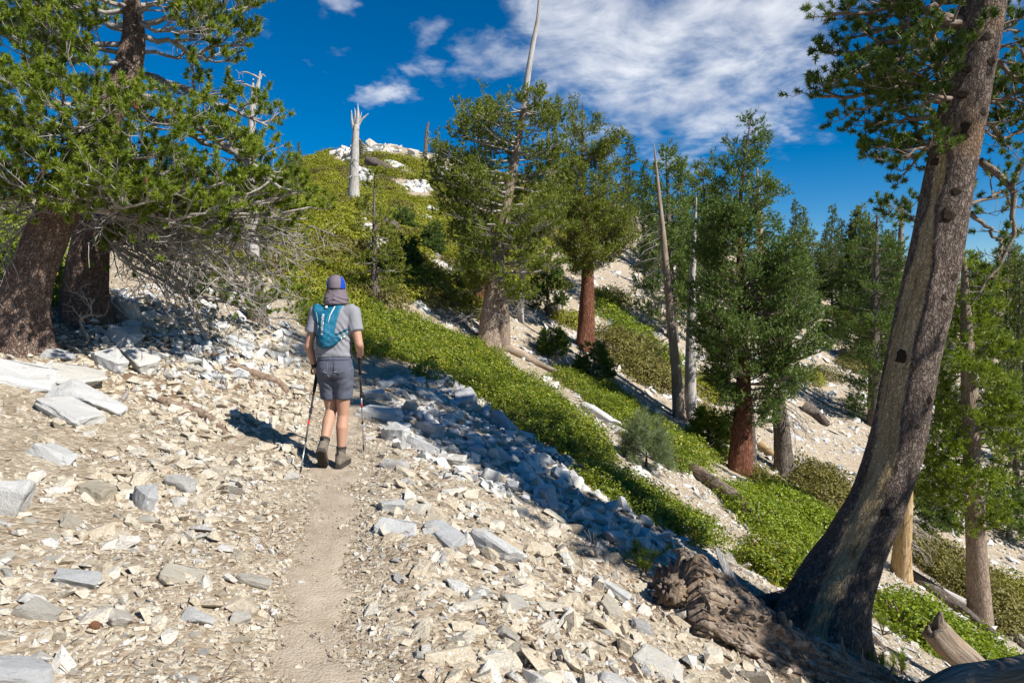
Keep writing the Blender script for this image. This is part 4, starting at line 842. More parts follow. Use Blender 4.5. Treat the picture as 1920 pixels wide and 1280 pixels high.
# far trees on the ridge: a few shapes, each placed tree is its own object
FAR = []
def far_shape(seed, kind):
    rg = np.random.default_rng(seed); tb = MB(); hgt = 10.0; lean = rg.normal(0, .12, 2)
    tp = np.array([[lean[0]*z/10+.05*math.sin(z), lean[1]*z/10, z] for z in np.linspace(-.6, hgt, 14)]); tube(tb, tp, np.linspace(.3, .03, 14), 8)
    wood = MB(); pos = []; dr = []
    nl = 110
    for i in range(nl):
        z = hgt*(.12+.87*(i+rg.random())/nl); f = z/hgt
        w = (1.9*(1-f)**.75+.18) if kind == 0 else ((2.6*math.sin(min(1, (1-f)*1.35+.08)*math.pi*.62)) if kind == 1 else 1.35*(1-f)**.45+.1)
        w *= rg.uniform(.55, 1.15); a = rg.uniform(0, 6.28); b = np.array([np.interp(z, tp[:, 2], tp[:, 0]), np.interp(z, tp[:, 2], tp[:, 1]), z]); e = b+np.array([math.cos(a)*w, math.sin(a)*w, rg.uniform(-.25, .35)*w])
        tube(wood, [b, (b+e)/2, e], [.035, .025, .01], 3, cap=False)
        n = max(3, int(7*w)); t = rg.uniform(.25, 1.05, n); q = b+(e-b)*t[:, None]+rg.normal(0, .12*w+.04, (n, 3))*[1, 1, .6]; pos.append(q); dr.append(nrm(e-b)+rg.normal(0, .5, (n, 3))+[0, 0, .25])
    cb = MB(); tufts(cb, np.concatenate(pos), np.concatenate(dr), rg, L=.32, nper=16, nlen=.22, wid=.062, a0=30, a1=80)
    return tb.mesh('trunk', True), wood.mesh('limbs', True), cb.mesh('crown', False)
FAR = [far_shape(900+i, i % 3) for i in range(6)]
for a, b, c in FAR: a.materials.append(M['bark_grey']); b.materials.append(M['twig_brown']); c.materials.append(M['needle_far'])
def far_tree(px, pbase, ptop, v, label, grp, Yf=None, wide=1.0, mat=None, rgz=[0]):
    g = hit(px, pbase) if Yf is None else P(px, pbase, Yf)
    if np.isnan(g[0]): g = P(px, pbase, 66)
    if Yf is not None: g[2] = Hg(g[0], g[1])
    hz = P(px, ptop, g[1])[2]-g[2]; s = hz/10.0; rgz[0] += 1
    o = empty('conifer_tree', g, label, 'tree', grp); o.scale = (s*wide, s*wide, s); o.rotation_euler = (0, 0, rgz[0]*1.7)
    for me, nm in zip(FAR[v], ('trunk', 'branches', 'crown')):
        c = link(nm, me, None, o)
        if nm == 'crown':
            c['kind'] = 'stuff'
            if mat: c.material_slots[0].link = 'OBJECT'; c.material_slots[0].material = M[mat]
    return o
FT = [(1180,420,255,2,'slim pointed fir on the skyline right of the red trunked fir',.9,None),(1206,440,300,0,'darker fir on the skyline beside the slim pointed fir',.9,None),(1172,440,330,1,'low bushy conifer left of the slim pointed fir',1.,None),
(1489,540,375,2,'narrow skyline conifer touching the tip of the big shaggy fir',.75,None),(1503,545,388,2,'second narrow skyline conifer right of the big shaggy fir',.75,'needle_mid'),(1520,556,432,1,'short yellowish conifer between the skyline pairs',.8,'needle_mid'),(1556,560,384,0,'tall tapering fir in the middle of the skyline gap',.62,None),(1592,560,430,0,'thin bluish fir left of the broad skyline pine',.6,None),(1608,560,384,1,'broad topped pine on the skyline left of the leaning trunk',.8,'needle_mid'),(1536,575,470,0,'stubby fir in front of the skyline row',.9,None),(1512,600,480,1,'bushy dark fir below the narrow skyline conifers',.9,None),(1576,590,490,1,'bushy fir below the tall tapering fir',.9,None),(1618,600,470,0,'dense fir below the broad topped skyline pine',.9,None),(1660,600,430,0,'fir half hidden by the leaning trunk at left',.9,None),(1470,560,440,0,'fir behind the right limb tip of the big shaggy fir',.9,None),
(1880,690,448,1,'tall pine near right edge above the pale slope',.62,'needle_mid'),(1906,720,480,0,'fir at right edge beside the tall pine',.7,None),(1860,640,500,2,'slender fir between slim pine and right edge pine',.9,None),(1790,640,520,1,'low pine seen between leaning trunk and slim pine',.9,'needle_mid'),(1915,800,560,0,'dark fir cut by the right picture edge',.6,None),
(562,325,266,0,'small fir on the left shoulder of the summit',.85,None),(545,345,270,2,'thin fir beside the small fir on the summit shoulder',1.,None),(533,352,285,1,'dark little conifer behind the left pine branch tips',1.,None),
(822,316,262,1,'dark bushy conifer on the summit ridge left of the centre pine',1.6,None),(795,310,284,1,'tiny round conifer on the summit ridge',1.3,None),(676,300,262,1,'low grey green conifer beside the summit snag',1.6,None),(1040,400,230,2,'thin conifer on the ridge behind the centre pine',.5,None),(1065,420,300,0,'fir on the ridge between the centre pine and red trunked fir',.7,None),
(470,480,345,1,'round green conifer behind the left pine lower branches',1.2,'needle_mid'),(30,420,330,1,'green conifer glimpsed left of the leaning trunk',1.6,'needle_left'),(1290,640,470,0,'dense dark fir behind the bare snags',.8,None),(1300,600,420,1,'bushy fir behind the pair of bare snags',.8,None),(1230,520,400,1,'shrubby fir behind the pointed snag at left',.9,None),(1440,620,500,1,'bushy fir behind the big shaggy fir at right',.9,None),(1745,600,440,0,'fir rising right behind the upper leaning trunk',.8,None),(1725,640,470,1,'bushy conifer behind the leaning trunk',.9,'needle_mid'),(1815,660,470,0,'dense fir behind the slim pine top',.8,None),(1840,700,540,1,'round conifer on the slope right of the slim pine',.9,None),(1895,880,640,0,'dark fir low at the right edge',.7,None),(1870,820,660,0,'fir below the right edge pines',.8,None),(1650,700,520,0,'fir in the dark stand left of the leaning trunk',.9,None),(1620,690,560,1,'bushy fir in front of the skyline stand',.9,None),(1545,560,420,2,'thin fir left of the tall tapering fir',.8,None),(1575,555,410,2,'thin fir right of the tall tapering fir',.8,None),(1630,580,420,1,'rounded pine right of the broad topped skyline pine',.8,None),(1500,620,500,0,'fir on the slope below the skyline right of the big fir',.9,None),(1340,520,360,0,'tall fir behind the big shaggy fir left side',.7,None),(1275,520,330,2,'slim fir behind the two bare snags',.9,None),(1155,470,345,0,'dark fir behind the red trunked fir right side',.9,None),(1700,660,480,0,'dark fir right behind the leaning trunk',.8,None),(1765,720,560,0,'narrow fir left of the slim pine crown',.6,None)]
for i, (px, pb, pt, v, lab, wd, mt) in enumerate(FT):
    far_tree(px, pb, pt, v+3*(i % 2), lab, 'conifers on the far ridge' if px > 1000 else 'conifers on the summit slope', None, wd, mt)

ANCH.clear(); ANCH += [(1180, 330, 'slim pointed skyline fir'), (1260, 450, 'pointed bare snag'), (1300, 600, 'grey bare snag'), (1400, 500, 'big shaggy fir'), (1495, 450, 'narrow skyline conifers'), (1556, 470, 'tall tapering fir'), (1608, 460, 'broad topped skyline pine'), (1680, 560, 'grey pole snag'), (1700, 700, 'leaning foreground trunk'), (1815, 700, 'slim pine'), (1880, 560, 'tall right edge pine'), (1905, 850, 'dark young edge fir'), (1565, 620, 'rounded fir bush'), (1430, 420, 'golden based snag'), (1768, 900, 'bushy young fir')]
rgf = np.random.default_rng(77)
for (x0, x1, b0, b1, h0, h1, n) in [(1480, 1660, 545, 590, 110, 165, 9), (1590, 1700, 590, 720, 130, 200, 7), (1720, 1920, 560, 640, 90, 150, 9), (1740, 1915, 650, 860, 110, 190, 8), (1190, 1350, 470, 560, 90, 150, 6)]:
    for i in range(n):
        fx = x0+(x1-x0)*(i+rgf.random())/n; fb = rgf.uniform(b0, b1); fh = rgf.uniform(h0, h1)
        lab = point_out(fx, fb-fh*.5, rgf.choice(['dark fir', 'dense green fir', 'slender dark fir']))
        if lab is None: continue
        far_tree(fx, fb, fb-fh, int(rgf.choice([0, 3, 2, 5])), lab, 'conifers on the far ridge', None, rgf.uniform(.75, 1.05), None)

# --- bare snags
def snag(name, label, base, path, radii, mat, seed, tw=0, tlen=.9, side=0, span=(0, 1), tipr=None, forks=(), flare=.15, down=-.5, lr=.022):
    rg = np.random.default_rng(seed); g = hit(*base); g[2] -= .1; Y = g[1]; root = empty(name, g, label, 'dead tree')
    mb, TP = trunk_mesh([g]+[P(a, b, Y) for a, b in path], radii, 16, 60, seed, .07, flare, 3, ridge=.05); build(mb, 'trunk', mat, root, True, g)
    for i in range(tw):
        py = span[0]+(span[1]-span[0])*(i+rg.random())/tw; T = at_py(TP, py); a = rg.uniform(0, 6.28); ca = math.cos(a)
        if side: ca = side*abs(ca)
        L = tlen*rg.uniform(.4, 1.1); e = T+np.array([ca*L, math.sin(a)*L*.7, down*L*rg.uniform(.2, 1.2)])
        add_limb(root, g, rg, wig(rg, T, e, 7, .06, -.1), lr, dict(nsec=3, sl=.35*tlen, ntw=2, tl=.14*tlen, up=-.2, tup=-.2, curl=-.2, n=5, t0=.3, leaf=0, tr=.006), M['twig_grey'], None, TKM)
    for f in forks:
        kb = MB(); q = spline([P(a, b, Y) for a, b, _ in f], 12); tube(kb, q, np.interp(np.linspace(0, 1, 12), np.linspace(0, 1, len(f)), [c for _, _, c in f]), 8, .3); build(kb, 'branch_stub', mat, root, True, g)
    return root
snag('dead_snag', 'silver dead snag with splintered forked top on the green summit slope', (663, 388), [(664, 330), (666, 270), (668, 235)], [.29, .235, .19, .15], M['dead_grey'], 81, 6, 1.3, 0, (250, 380), None,
     [[(664, 245, .10), (660, 225, .06), (659, 207, .012)], [(668, 245, .15), (671, 220, .10), (671, 194, .012)], [(671, 238, .07), (677, 226, .055), (683, 220, .05), (691, 213, .015)], [(666, 240, .08), (666, 215, .05), (665, 203, .012)], [(672, 232, .05), (676, 219, .035), (678, 211, .012)]], down=-.2, lr=.05)
snag('dead_snag', 'thin grey snag leaning on the summit skyline left of the centre pine', (797, 290), [(799, 262), (801, 240), (804, 229)], [.19, .16, .12, .07], M['bark_grey'], 82, 3, 1.0, 1, (235, 270), down=-.3, lr=.05)
snag('dead_snag', 'tall pointed bare snag with drooping dead branches left of the big fir', (1274, 785), [(1268, 700), (1258, 600), (1247, 480), (1236, 370), (1226, 268)], [.20, .16, .125, .095, .065, .012], M['dead_tan'], 83, 34, 1.1, -1, (400, 660), down=-.9, lr=.016)
snag('dead_snag', 'grey bare snag standing just right of the pointed snag', (1295, 792), [(1294, 700), (1296, 600), (1300, 480), (1306, 370)], [.20, .17, .14, .09, .015], M['dead_grey'], 84, 18, .7, 1, (480, 720), down=-.6, lr=.014)
snag('dead_snag', 'dark broken snag with bare side branches right of the big fir', (1470, 892), [(1468, 840), (1463, 780), (1461, 735)], [.30, .25, .22, .10], M['bark_grey'], 85, 12, 1.4, 1, (745, 800), down=-.9, lr=.022)
snag('dead_snag', 'thin dark stem right behind the red trunk of the big fir', (1410, 862), [(1408, 800), (1406, 740)], [.14, .12, .06], M['bark_grey'], 86, 4, .5, 1, (760, 800))
snag('dead_snag', 'golden barkless stump of a snag with grey twigs right of the leaning pine', (1690, 1085), [(1692, 1020), (1696, 960), (1700, 880), (1703, 790)], [.19, .165, .15, .12, .03], M['dead_gold'], 87, 14, .75, 1, (950, 1030), down=-.8, lr=.016)
snag('dead_snag', 'grey pole snag with short twigs left of the leaning pine top', (1676, 800), [(1680, 700), (1684, 600), (1687, 500), (1690, 410), (1692, 365)], [.24, .2, .17, .14, .08, .02], M['bark_tan'], 88, 18, .9, 0, (400, 640), down=-.2, lr=.02)
snag('dead_snag', 'bare skyline snag with golden broken base behind the big fir', (1428, 520), [(1426, 460), (1423, 400), (1420, 315)], [.36, .3, .22, .05], M['dead_gold'], 89, 12, 1.6, 0, (320, 420), down=-.1, lr=.04)
snag('dead_snag', 'crooked dead top rising behind the left pine branches', (474, 500), [(470, 330), (472, 250), (474, 200), (484, 160), (488, 134)], [.16, .1, .085, .07, .045, .015], M['dead_grey'], 90, 8, .8, 0, (140, 300), None, [[(473, 200, .05), (474, 170, .04), (475, 148, .015)], [(487, 150, .03), (492, 140, .02), (498, 144, .01)]], down=.1, lr=.03)
snag('dead_snag', 'pale twiggy dead stem right of the centre pine trunk', (976, 605), [(977, 560), (979, 500), (977, 440)], [.13, .11, .09, .04], M['dead_grey'], 91, 20, .8, 0, (450, 580), down=-.6, lr=.014)
snag('dead_snag', 'thin bare stem top on the ridge right behind the centre pine', (1030, 360), [(1029, 290), (1027, 232)], [.3, .2, .05], M['dead_tan'], 92, 4, 1.0, 0, (240, 300), down=-.1, lr=.04)
snag('dead_snag', 'second thin bare stem on the ridge nearer the red trunked fir', (1045, 362), [(1044, 300), (1042, 236)], [.26, .18, .05], M['dead_tan'], 94, 4, 1.0, 0, (245, 300), down=-.1, lr=.04)
snag('dead_snag', 'short grey stub under the left pine dead twigs', (482, 600), [(481, 570), (480, 540)], [.16, .13, .1], M['bark_grey'], 93)

for (x, y, sc, hz, v, lab) in [(7.75, 2.75, 1.05, 1.35, 2, 'pine just right of the picture whose shade falls on the leaning trunk'), (9.5, 1.4, .9, 1.45, 0, 'fir right of the picture whose shadow crosses the rubble'), (6.6, 3.1, .75, 1.0, 5, 'small fir right of the picture shading the rotted log')]:
    o = empty('conifer_tree', (x, y, Hg(x, y)), lab, 'tree'); o.scale = (sc, sc, hz); o.rotation_euler = (0, 0, x)
    for me, nm in zip(FAR[v], ('trunk', 'branches', 'crown')):
        c = link(nm, me, None, o)
        if nm == 'crown': c['kind'] = 'stuff'
# ------------------------------------------------------------------ shrubs
def clump_mesh(seed, r, h, n, leaf, stems=14):
    rg = np.random.default_rng(seed); d = nrm(rg.normal(size=(n, 3))); d[:, 2] = np.abs(d[:, 2])*1.0-.12; d = nrm(d)
    lump = 1+.42*fbm(d*2.8+seed, 3, seed)
    f = (.55+.45*rg.random(n)**.45)*lump
    pos = d*f[:, None]*[r, r, h]; pos[:, 2] = np.maximum(pos[:, 2], -.05*h)
    nn = nrm(d*[1, 1, 1.1]+rg.normal(0, .75, (n, 3))+[0, 0, .25]); ax = nrm(np.cross(nn, rg.normal(size=(n, 3)))+[0, 0, .35]); ax = nrm(ax-nn*(ax*nn).sum(1, keepdims=True)); sd = np.cross(nn, ax)
    L = leaf*rg.uniform(.7, 1.2, (n, 1)); W = L*.30
    V = np.stack([pos-ax*L*.5, pos+sd*W+nn*L*.06, pos+ax*L*.5, pos-sd*W+nn*L*.06], 1).reshape(-1, 3)
    t = np.clip(rg.normal(.42, .17, n)+.14*fbm(pos*6/r, 2, seed), 0, .78); t[rg.random(n) < .05] = 1.0
    mb = MB(); mb.add(V, None, np.arange(n*4).reshape(-1, 4), np.repeat(t, 4)); sb = mb
    for i in range(stems):
        a = rg.uniform(0, 6.28); q = np.array([math.cos(a)*r*rg.uniform(.3, .85), math.sin(a)*r*rg.uniform(.3, .85), h*rg.uniform(.3, .85)]); stick(sb, [q*[.15, .15, 0]-[0, 0, .1], q*.5+rg.normal(0, .05*r, 3), q], np.array([.012, .009, .005])*max(1, r*1.2), 4)
    me = mb.mesh('leaf_clump', False); mi = np.zeros(len(me.polygons), 'i'); mi[n:] = 1; me.materials.append(M['manz']); me.materials.append(M['stem']); me.polygons.foreach_set('material_index', mi); return me
M['stem'] = flat('shrub_stem', (.20, .13, .10), .9, .1, var=.3)
NEAR = [clump_mesh(700+i, .46, .40, 2300, .047) for i in range(5)]
MID = [clump_mesh(720+i, .62, .46, 2000, .062) for i in range(4)]
HILL = [clump_mesh(740+i, 1.15, .62, 2200, .115, 8) for i in range(5)]
NCL = [0]
def clumps(root, pts, var, mat, rg, s0, s1, org):
    for p in pts:
        m1 = var[rg.integers(len(var))]; n = nrm(normal(p[0], p[1])*.7+[0, 0, .5]); s = rg.uniform(s0, s1)
        mw = Matrix.Translation(Vector(p-org)) @ rotm(n, rg.uniform(0, 6.28)) @ Matrix.Diagonal((s*rg.uniform(.9, 1.15), s*rg.uniform(.9, 1.15), s*rg.uniform(.8, 1.1), 1))
        o = link('leaf_clump', m1, None, root); o.matrix_basis = mw; o['kind'] = 'stuff'; o.material_slots[0].link = 'OBJECT'; o.material_slots[0].material = M[mat]
        NCL[0] += 1
def spaced(P_, sp):
    keep = []; 
    for p in P_:
        if all((p[0]-q[0])**2+(p[1]-q[1])**2 > sp*sp for q in keep): keep.append(p)
    return keep
def shrub(label, poly, mat, var, sp, s0, s1, seed, n=600, lift=.55, grp='manzanita shrubs on the slope', name='manzanita_shrub'):
    rg = np.random.default_rng(seed); q = polypts(poly, n, rg); p = hits(q[:, 0], q[:, 1]); p = p[~np.isnan(p[:, 0])]
    hh = {id(NEAR): .40, id(MID): .46, id(HILL): .62}[id(var)]*(s0+s1)/2*lift
    p2 = hits(q[:, 0], q[:, 1]+hh*1280/np.maximum(np.nanmedian(p[:, 1]), 3)); p2 = p2[~np.isnan(p2[:, 0])]
    k_ = p2[:, 1]; qx, qy = proj(p2); po = np.asarray(poly, float); A_, B_ = po, np.roll(po, -1, 0); ab = B_-A_; tt = np.clip(((np.stack([qx, qy-hh*1280/k_], -1)[:, None]-A_)*ab).sum(-1)/(ab**2).sum(-1), 0, 1)
    ed = np.sqrt(((np.stack([qx, qy-hh*1280/k_], -1)[:, None]-(A_+ab*tt[..., None]))**2).sum(-1)).min(1); rpx = {id(NEAR): .46, id(MID): .62, id(HILL): 1.15}[id(var)]*(s0+s1)/2*1280/k_
    p2 = p2[ed > np.minimum(rpx*.5, .45*ed.max())]
    md = np.median(p2[:, 1]); p2 = p2[(p2[:, 1] < md*1.45) & (p2[:, 1] > md*.68)]; p2 = p2[trail_dist(p2[:, 0], p2[:, 1]) > .55]
    pts = spaced(p2, sp); org = np.mean(pts, 0); org[2] = Hg(org[0], org[1]); root = empty(name, org, label, 'shrub', grp); clumps(root, pts, var, mat, rg, s0, s1, org)
    return root
shrub('long band of yellow green manzanita from the trail bend down to the talus', [(550, 600), (590, 530), (660, 535), (720, 555), (800, 585), (890, 628), (970, 680), (1050, 732), (1150, 815), (1148, 862), (1060, 858), (980, 808), (900, 748), (850, 712), (770, 702), (690, 692), (640, 650)], 'manz', NEAR, .27, .7, 1.1, 1, 2600)
shrub('small manzanita below the long band at the edge of the shaded rubble', [(1098, 866), (1150, 872), (1230, 915), (1305, 965), (1308, 990), (1270, 985), (1190, 945), (1110, 900)], 'manz', NEAR, .22, .6, .9, 2, 900)
shrub('yellowish manzanita band behind the thin log', [(1030, 680), (1060, 678), (1130, 720), (1230, 790), (1300, 840), (1312, 872), (1250, 865), (1180, 810), (1110, 750), (1050, 712)], 'manz', MID, .32, .6, .9, 3, 1200)
shrub('bright manzanita mound right of the rotted brown log', [(1315, 890), (1380, 895), (1450, 930), (1520, 985), (1548, 1020), (1520, 1030), (1430, 1000), (1370, 950), (1330, 915)], 'manz_bright', NEAR, .28, .75, 1.1, 4, 900)
shrub('half shaded manzanita lobe below the rotted brown log', [(1385, 1005), (1440, 1010), (1510, 1040), (1515, 1080), (1470, 1085), (1410, 1045)], 'manz', NEAR, .28, .85, 1.15, 5, 300)
shrub('vivid green manzanita carpet in the lower right corner', [(1650, 1085), (1690, 1095), (1760, 1140), (1850, 1195), (1920, 1245), (1915, 1262), (1840, 1250), (1770, 1205), (1700, 1180), (1655, 1135)], 'manz_bright', NEAR, .32, .95, 1.3, 6, 700)
shrub('olive brown twiggy manzanita below the far gravel path', [(1122, 590), (1180, 612), (1230, 660), (1262, 715), (1230, 722), (1170, 690), (1125, 640)], 'manz_olive', MID, .6, 1.2, 1.7, 7, 500)
shrub('lime green manzanita strip above the olive twiggy shrub', [(1130, 560), (1190, 600), (1250, 640), (1270, 690), (1240, 670), (1180, 625), (1130, 590)], 'manz_bright', MID, .7, 1.0, 1.5, 8, 300)
shrub('round manzanita right of the grey bare snag', [(1300, 690), (1345, 700), (1355, 730), (1320, 738), (1300, 725)], 'manz_hill', MID, .6, 1.0, 1.4, 9, 200)
shrub('olive manzanita strip running below the round manzanita', [(1300, 740), (1340, 765), (1380, 800), (1378, 820), (1330, 795), (1300, 765)], 'manz_olive', MID, .55, 1.0, 1.4, 10, 250)
shrub('large olive manzanita right of the dark broken snag', [(1490, 845), (1540, 860), (1590, 910), (1592, 945), (1550, 950), (1500, 910)], 'manz_olive', MID, .5, 1.0, 1.5, 11, 400)
shrub('green manzanita strip between dark snag and leaning pine', [(1440, 900), (1490, 930), (1550, 965), (1572, 985), (1560, 1000), (1500, 965), (1440, 925)], 'manz_bright', MID, .42, .8, 1.2, 12, 400)
shrub('grey green shrub at the foot of the big fir', [(1405, 868), (1440, 870), (1470, 900), (1450, 920), (1415, 900)], 'manz_olive', MID, .4, .7, 1.0, 13, 200)
shrub('dark manzanita under the big fir right side', [(1480, 685), (1520, 690), (1545, 710), (1510, 718)], 'manz_hill', MID, .8, 1.0, 1.5, 14, 150)
shrub('small olive bush alone on the far gravel slope', [(1525, 682), (1555, 686), (1552, 698), (1528, 696)], 'manz_olive', MID, .8, 1.0, 1.4, 15, 80)
shrub('manzanita mound beside the pale broken log on the far slope', [(1575, 655), (1625, 665), (1622, 688), (1580, 680)], 'manz_olive', MID, .9, 1.3, 1.8, 16, 150)
shrub('green bush high on the far gravel slope', [(1560, 570), (1600, 580), (1610, 595), (1575, 595)], 'manz_hill', MID, 1.0, 1.2, 1.8, 17, 120)
shrub('broad olive manzanita band behind the golden snag', [(1712, 990), (1770, 1010), (1850, 1080), (1915, 1150), (1915, 1190), (1840, 1145), (1760, 1075), (1715, 1040)], 'manz_olive', MID, .48, .95, 1.4, 18, 700)
shrub('yellow green shrub beyond the slim pine at right edge', [(1870, 1060), (1920, 1085), (1920, 1110), (1880, 1095)], 'manz_hill', MID, .5, .9, 1.3, 19, 200)
shrub('manzanita beside the dark log behind the red trunked fir', [(1048, 580), (1090, 590), (1088, 612), (1055, 600)], 'manz_hill', MID, .6, .9, 1.3, 20, 150)
shrub('manzanita patch on the gravel right of the red trunked fir', [(1120, 535), (1160, 545), (1155, 562), (1122, 558)], 'manz_hill', MID, .8, 1.2, 1.7, 21, 150)
shrub('low green shrub below the fir sapling by the snags', [(1310, 815), (1360, 830), (1375, 850), (1330, 850)], 'manz', MID, .42, .6, .9, 22, 200)
shrub('shaded shrub strip under the red trunked fir sapling', [(1090, 690), (1140, 710), (1220, 770), (1330, 845), (1300, 845), (1200, 780), (1110, 720)], 'manz', MID, .5, .6, .9, 23, 300)

shrub('green shrubs glimpsed behind the leaning trunk at the left edge', [(-20, 380), (70, 380), (70, 540), (-20, 540)], 'manz', MID, .6, .9, 1.3, 24, 200)
# summit slope: one mat of shrubs, split into the mounds it is made of
rg = np.random.default_rng(31)
HP = [(500, 350), (575, 303), (620, 288), (700, 282), (780, 298), (850, 330), (1000, 350), (1170, 400), (1180, 470), (1080, 520), (960, 560), (905, 575), (880, 585), (830, 580), (770, 555), (735, 545), (700, 600), (560, 600), (480, 590), (400, 560), (330, 520), (330, 440), (480, 400)]
GAPS = [[(640, 258), (700, 258), (770, 268), (810, 305), (720, 284), (660, 290)], [(622, 286), (664, 280), (664, 304), (640, 306)], [(672, 322), (697, 322), (702, 346), (675, 344)], [(715, 303), (748, 308), (775, 332), (740, 322)], [(735, 343), (795, 340), (812, 360), (760, 362)], [(640, 406), (690, 416), (705, 442), (680, 434)],
        [(800, 393), (822, 396), (808, 420), (790, 416)], [(672, 450), (725, 452), (725, 468), (680, 468)], [(790, 468), (830, 490), (875, 522), (862, 536), (800, 494)], [(820, 316), (835, 320), (840, 335), (822, 332)], [(800, 590), (860, 600), (900, 640), (840, 640)], [(1000, 470), (1180, 440), (1180, 560), (1090, 560)]]
BROWN = [[(575, 440), (665, 436), (690, 482), (600, 492)], [(735, 323), (795, 333), (785, 352), (735, 347)], [(770, 405), (835, 412), (825, 442), (780, 436)], [(800, 325), (835, 335), (830, 350), (805, 345)]]
N = 15000; Yq = np.exp(rg.uniform(math.log(15), math.log(72), N)); xq = rg.uniform(-.52, .2, N)*Yq
pz = ground_pts(xq, Yq); px, py = proj(pz); m = inpoly(px, py, HP)
rp = .55*1280/Yq
for gp in GAPS:
    for ox, oy in ((0, 0), (.8, 0), (-.8, 0), (0, -.6), (0, .9)): m &= ~inpoly(px+ox*rp, py-oy*rp, gp)
pz = pz[m]; keep = []
for p in pz:
    sp = np.interp(p[1], [14, 25, 70], [.7, .85, 1.12])
    if all((p[0]-q[0])**2+(p[1]-q[1])**2 > sp*sp for q in keep): keep.append(p)
keep = np.array(keep); seeds = []
for p in keep[rg.permutation(len(keep))]:
    sp = np.interp(p[1], [14, 30, 70], [2.2, 3.6, 6.5])
    if all((p[0]-q[0])**2+((p[1]-q[1])*.7)**2 > sp*sp for q in seeds): seeds.append(p)
seeds = np.array(seeds); own = ((keep[:, None, :2]-seeds[None, :, :2])**2).sum(-1).argmin(1)
ANCH.clear()
ANCH += [(663, 300, 'silver snag'), (702, 450, 'young spreading fir'), (760, 480, 'little dark fir'), (640, 300, 'white block cluster'), (735, 275, 'summit outcrop'), (797, 260, 'thin leaning snag'), (880, 430, 'centre pine'), (811, 460, 'dark conical fir'), (628, 520, 'hiker head'), (890, 540, 'leaning red trunk'), (715, 316, 'dark summit log'), (530, 430, 'left pine branch tips'), (745, 480, 'blue grey boulder'), (1000, 400, 'centre pine spire foot'), (1100, 450, 'red trunked fir')]
for k, s_ in enumerate(seeds):
    pts = keep[own == k]; org = s_.copy(); ppx, ppy = proj(s_); br = any(inpoly(np.array([ppx]), np.array([ppy]), b)[0] for b in BROWN)
    root = empty('manzanita_shrub', org, (point_out(float(ppx), float(ppy), 'dry brown leaved shrub mound') or 'dry brown leaved shrub mound among the green ones on the summit slope') if br else (point_out(float(ppx), float(ppy), 'low yellow green manzanita mound') or 'low yellow green manzanita mound on the summit slope'), 'shrub', 'brown shrub mounds on the summit slope' if br else 'manzanita mounds on the summit slope')
    for p in pts:
        a, b = proj(p); bb = br
        f = np.interp(p[1], [14, 25, 70], [.6, .72, .9])*rg.uniform(.75, 1.2); clumps(root, [p], MID if p[1] < 19 else HILL, 'manz_brown' if bb else ('manz_hill' if rg.random() < .8 else 'manz_olive'), rg, f*(1.5 if p[1] < 19 else .95), f*(1.8 if p[1] < 19 else 1.2), org)
# rocks showing in the gaps of the summit slope
for gi, gp in enumerate(GAPS[:10]):
    q = polypts(gp, 70, rg); p = hits(q[:, 0], q[:, 1]); p = p[~np.isnan(p[:, 0])]
    if len(p): scatter('loose_scree', M['screeg'], p, p[:, 1]*.0040*np.minimum(rg.pareto(2.2, len(p))+.8, 2.2), np.clip(rg.normal(.35, .2, len(p)), 0, 1), rg, .35, (.4, .9), .1, 'white rubble showing between shrubs on the summit slope')
for (px, py, w, h, lab) in [(645, 276, 22, 16, 'pointed white rock on the summit skyline left of the silver snag'), (700, 270, 40, 22, 'white summit outcrop right of the silver snag'), (735, 274, 44, 20, 'broad white outcrop at the top of the summit'), (652, 292, 26, 20, 'white block cluster left of the silver snag'), (775, 284, 36, 22, 'white rocks on the right shoulder of the summit'), (632, 298, 26, 16, 'small white blocks on the left shoulder of the summit'), (668, 278, 26, 18, 'white rock half behind the silver snag'), (720, 282, 30, 18, 'white slab below the broad summit outcrop')]:
    g = hit(px, py+h*.4)
    if np.isnan(g[0]): g = P(px, py+h*.4, 68); g[2] = Hg(g[0], g[1])
    k = g[1]/1280; tag(put_rock(BIG[rg.integers(10)], g, w*k*.42, w*k*.34, h*k*.40, rg.uniform(0, 3), M['stone'], .3, 'rock', rg, .2), lab, 'rock', 'summit rocks')

# ------------------------------------------------------------------ fallen wood
def log(name, label, pts, radii, mat, seed, amp=.10, ridge=.10, sink=.3, n=18, m=50, cat='log', flare=0.0, end=0.0):
    q = hits([a for a, b in pts], [b for a, b in pts]); r = np.interp(np.linspace(0, 1, len(q)), np.linspace(0, 1, len(radii)), radii); q[:, 2] += r*(1-2*sink)
    org = q[0].copy(); root = empty(name, org, label, cat); mb, TP = trunk_mesh(list(q), radii, n, m, seed, amp, flare, 5, ridge=ridge, base_h=.25)
    if end:
        V = mb.v[-1]; V += (nrm(rng.normal(size=V.shape))*.0)
    build(mb, 'log_body', mat, root, True, org); return root, TP, org
def mverts(me): v = np.empty(len(me.vertices)*3, 'f'); me.vertices.foreach_get('co', v); return v.reshape(-1, 3).astype(float)
def stub(root, org, pts, radii, mat, seed, name='branch_stub', n=10, amp=.2):
    mb, _ = trunk_mesh(pts, radii, n, 18, seed, amp, 0, 3, ridge=.15); return build(mb, name, mat, root, True, org)
def log3d(name, label, pts, radii, mat, seed, amp, ridge, n=20, m=60, flare=0., base_h=.3, cat='log', grain=.0):
    q = [P(*p) for p in pts]; org = q[0].copy(); root = empty(name, org, label, cat); mb, TP = trunk_mesh(q, radii, n, m, seed, amp, flare, 5, ridge=ridge, base_h=base_h, grain=grain)
    build(mb, 'log_body', mat, root, True, org); return root, TP, org
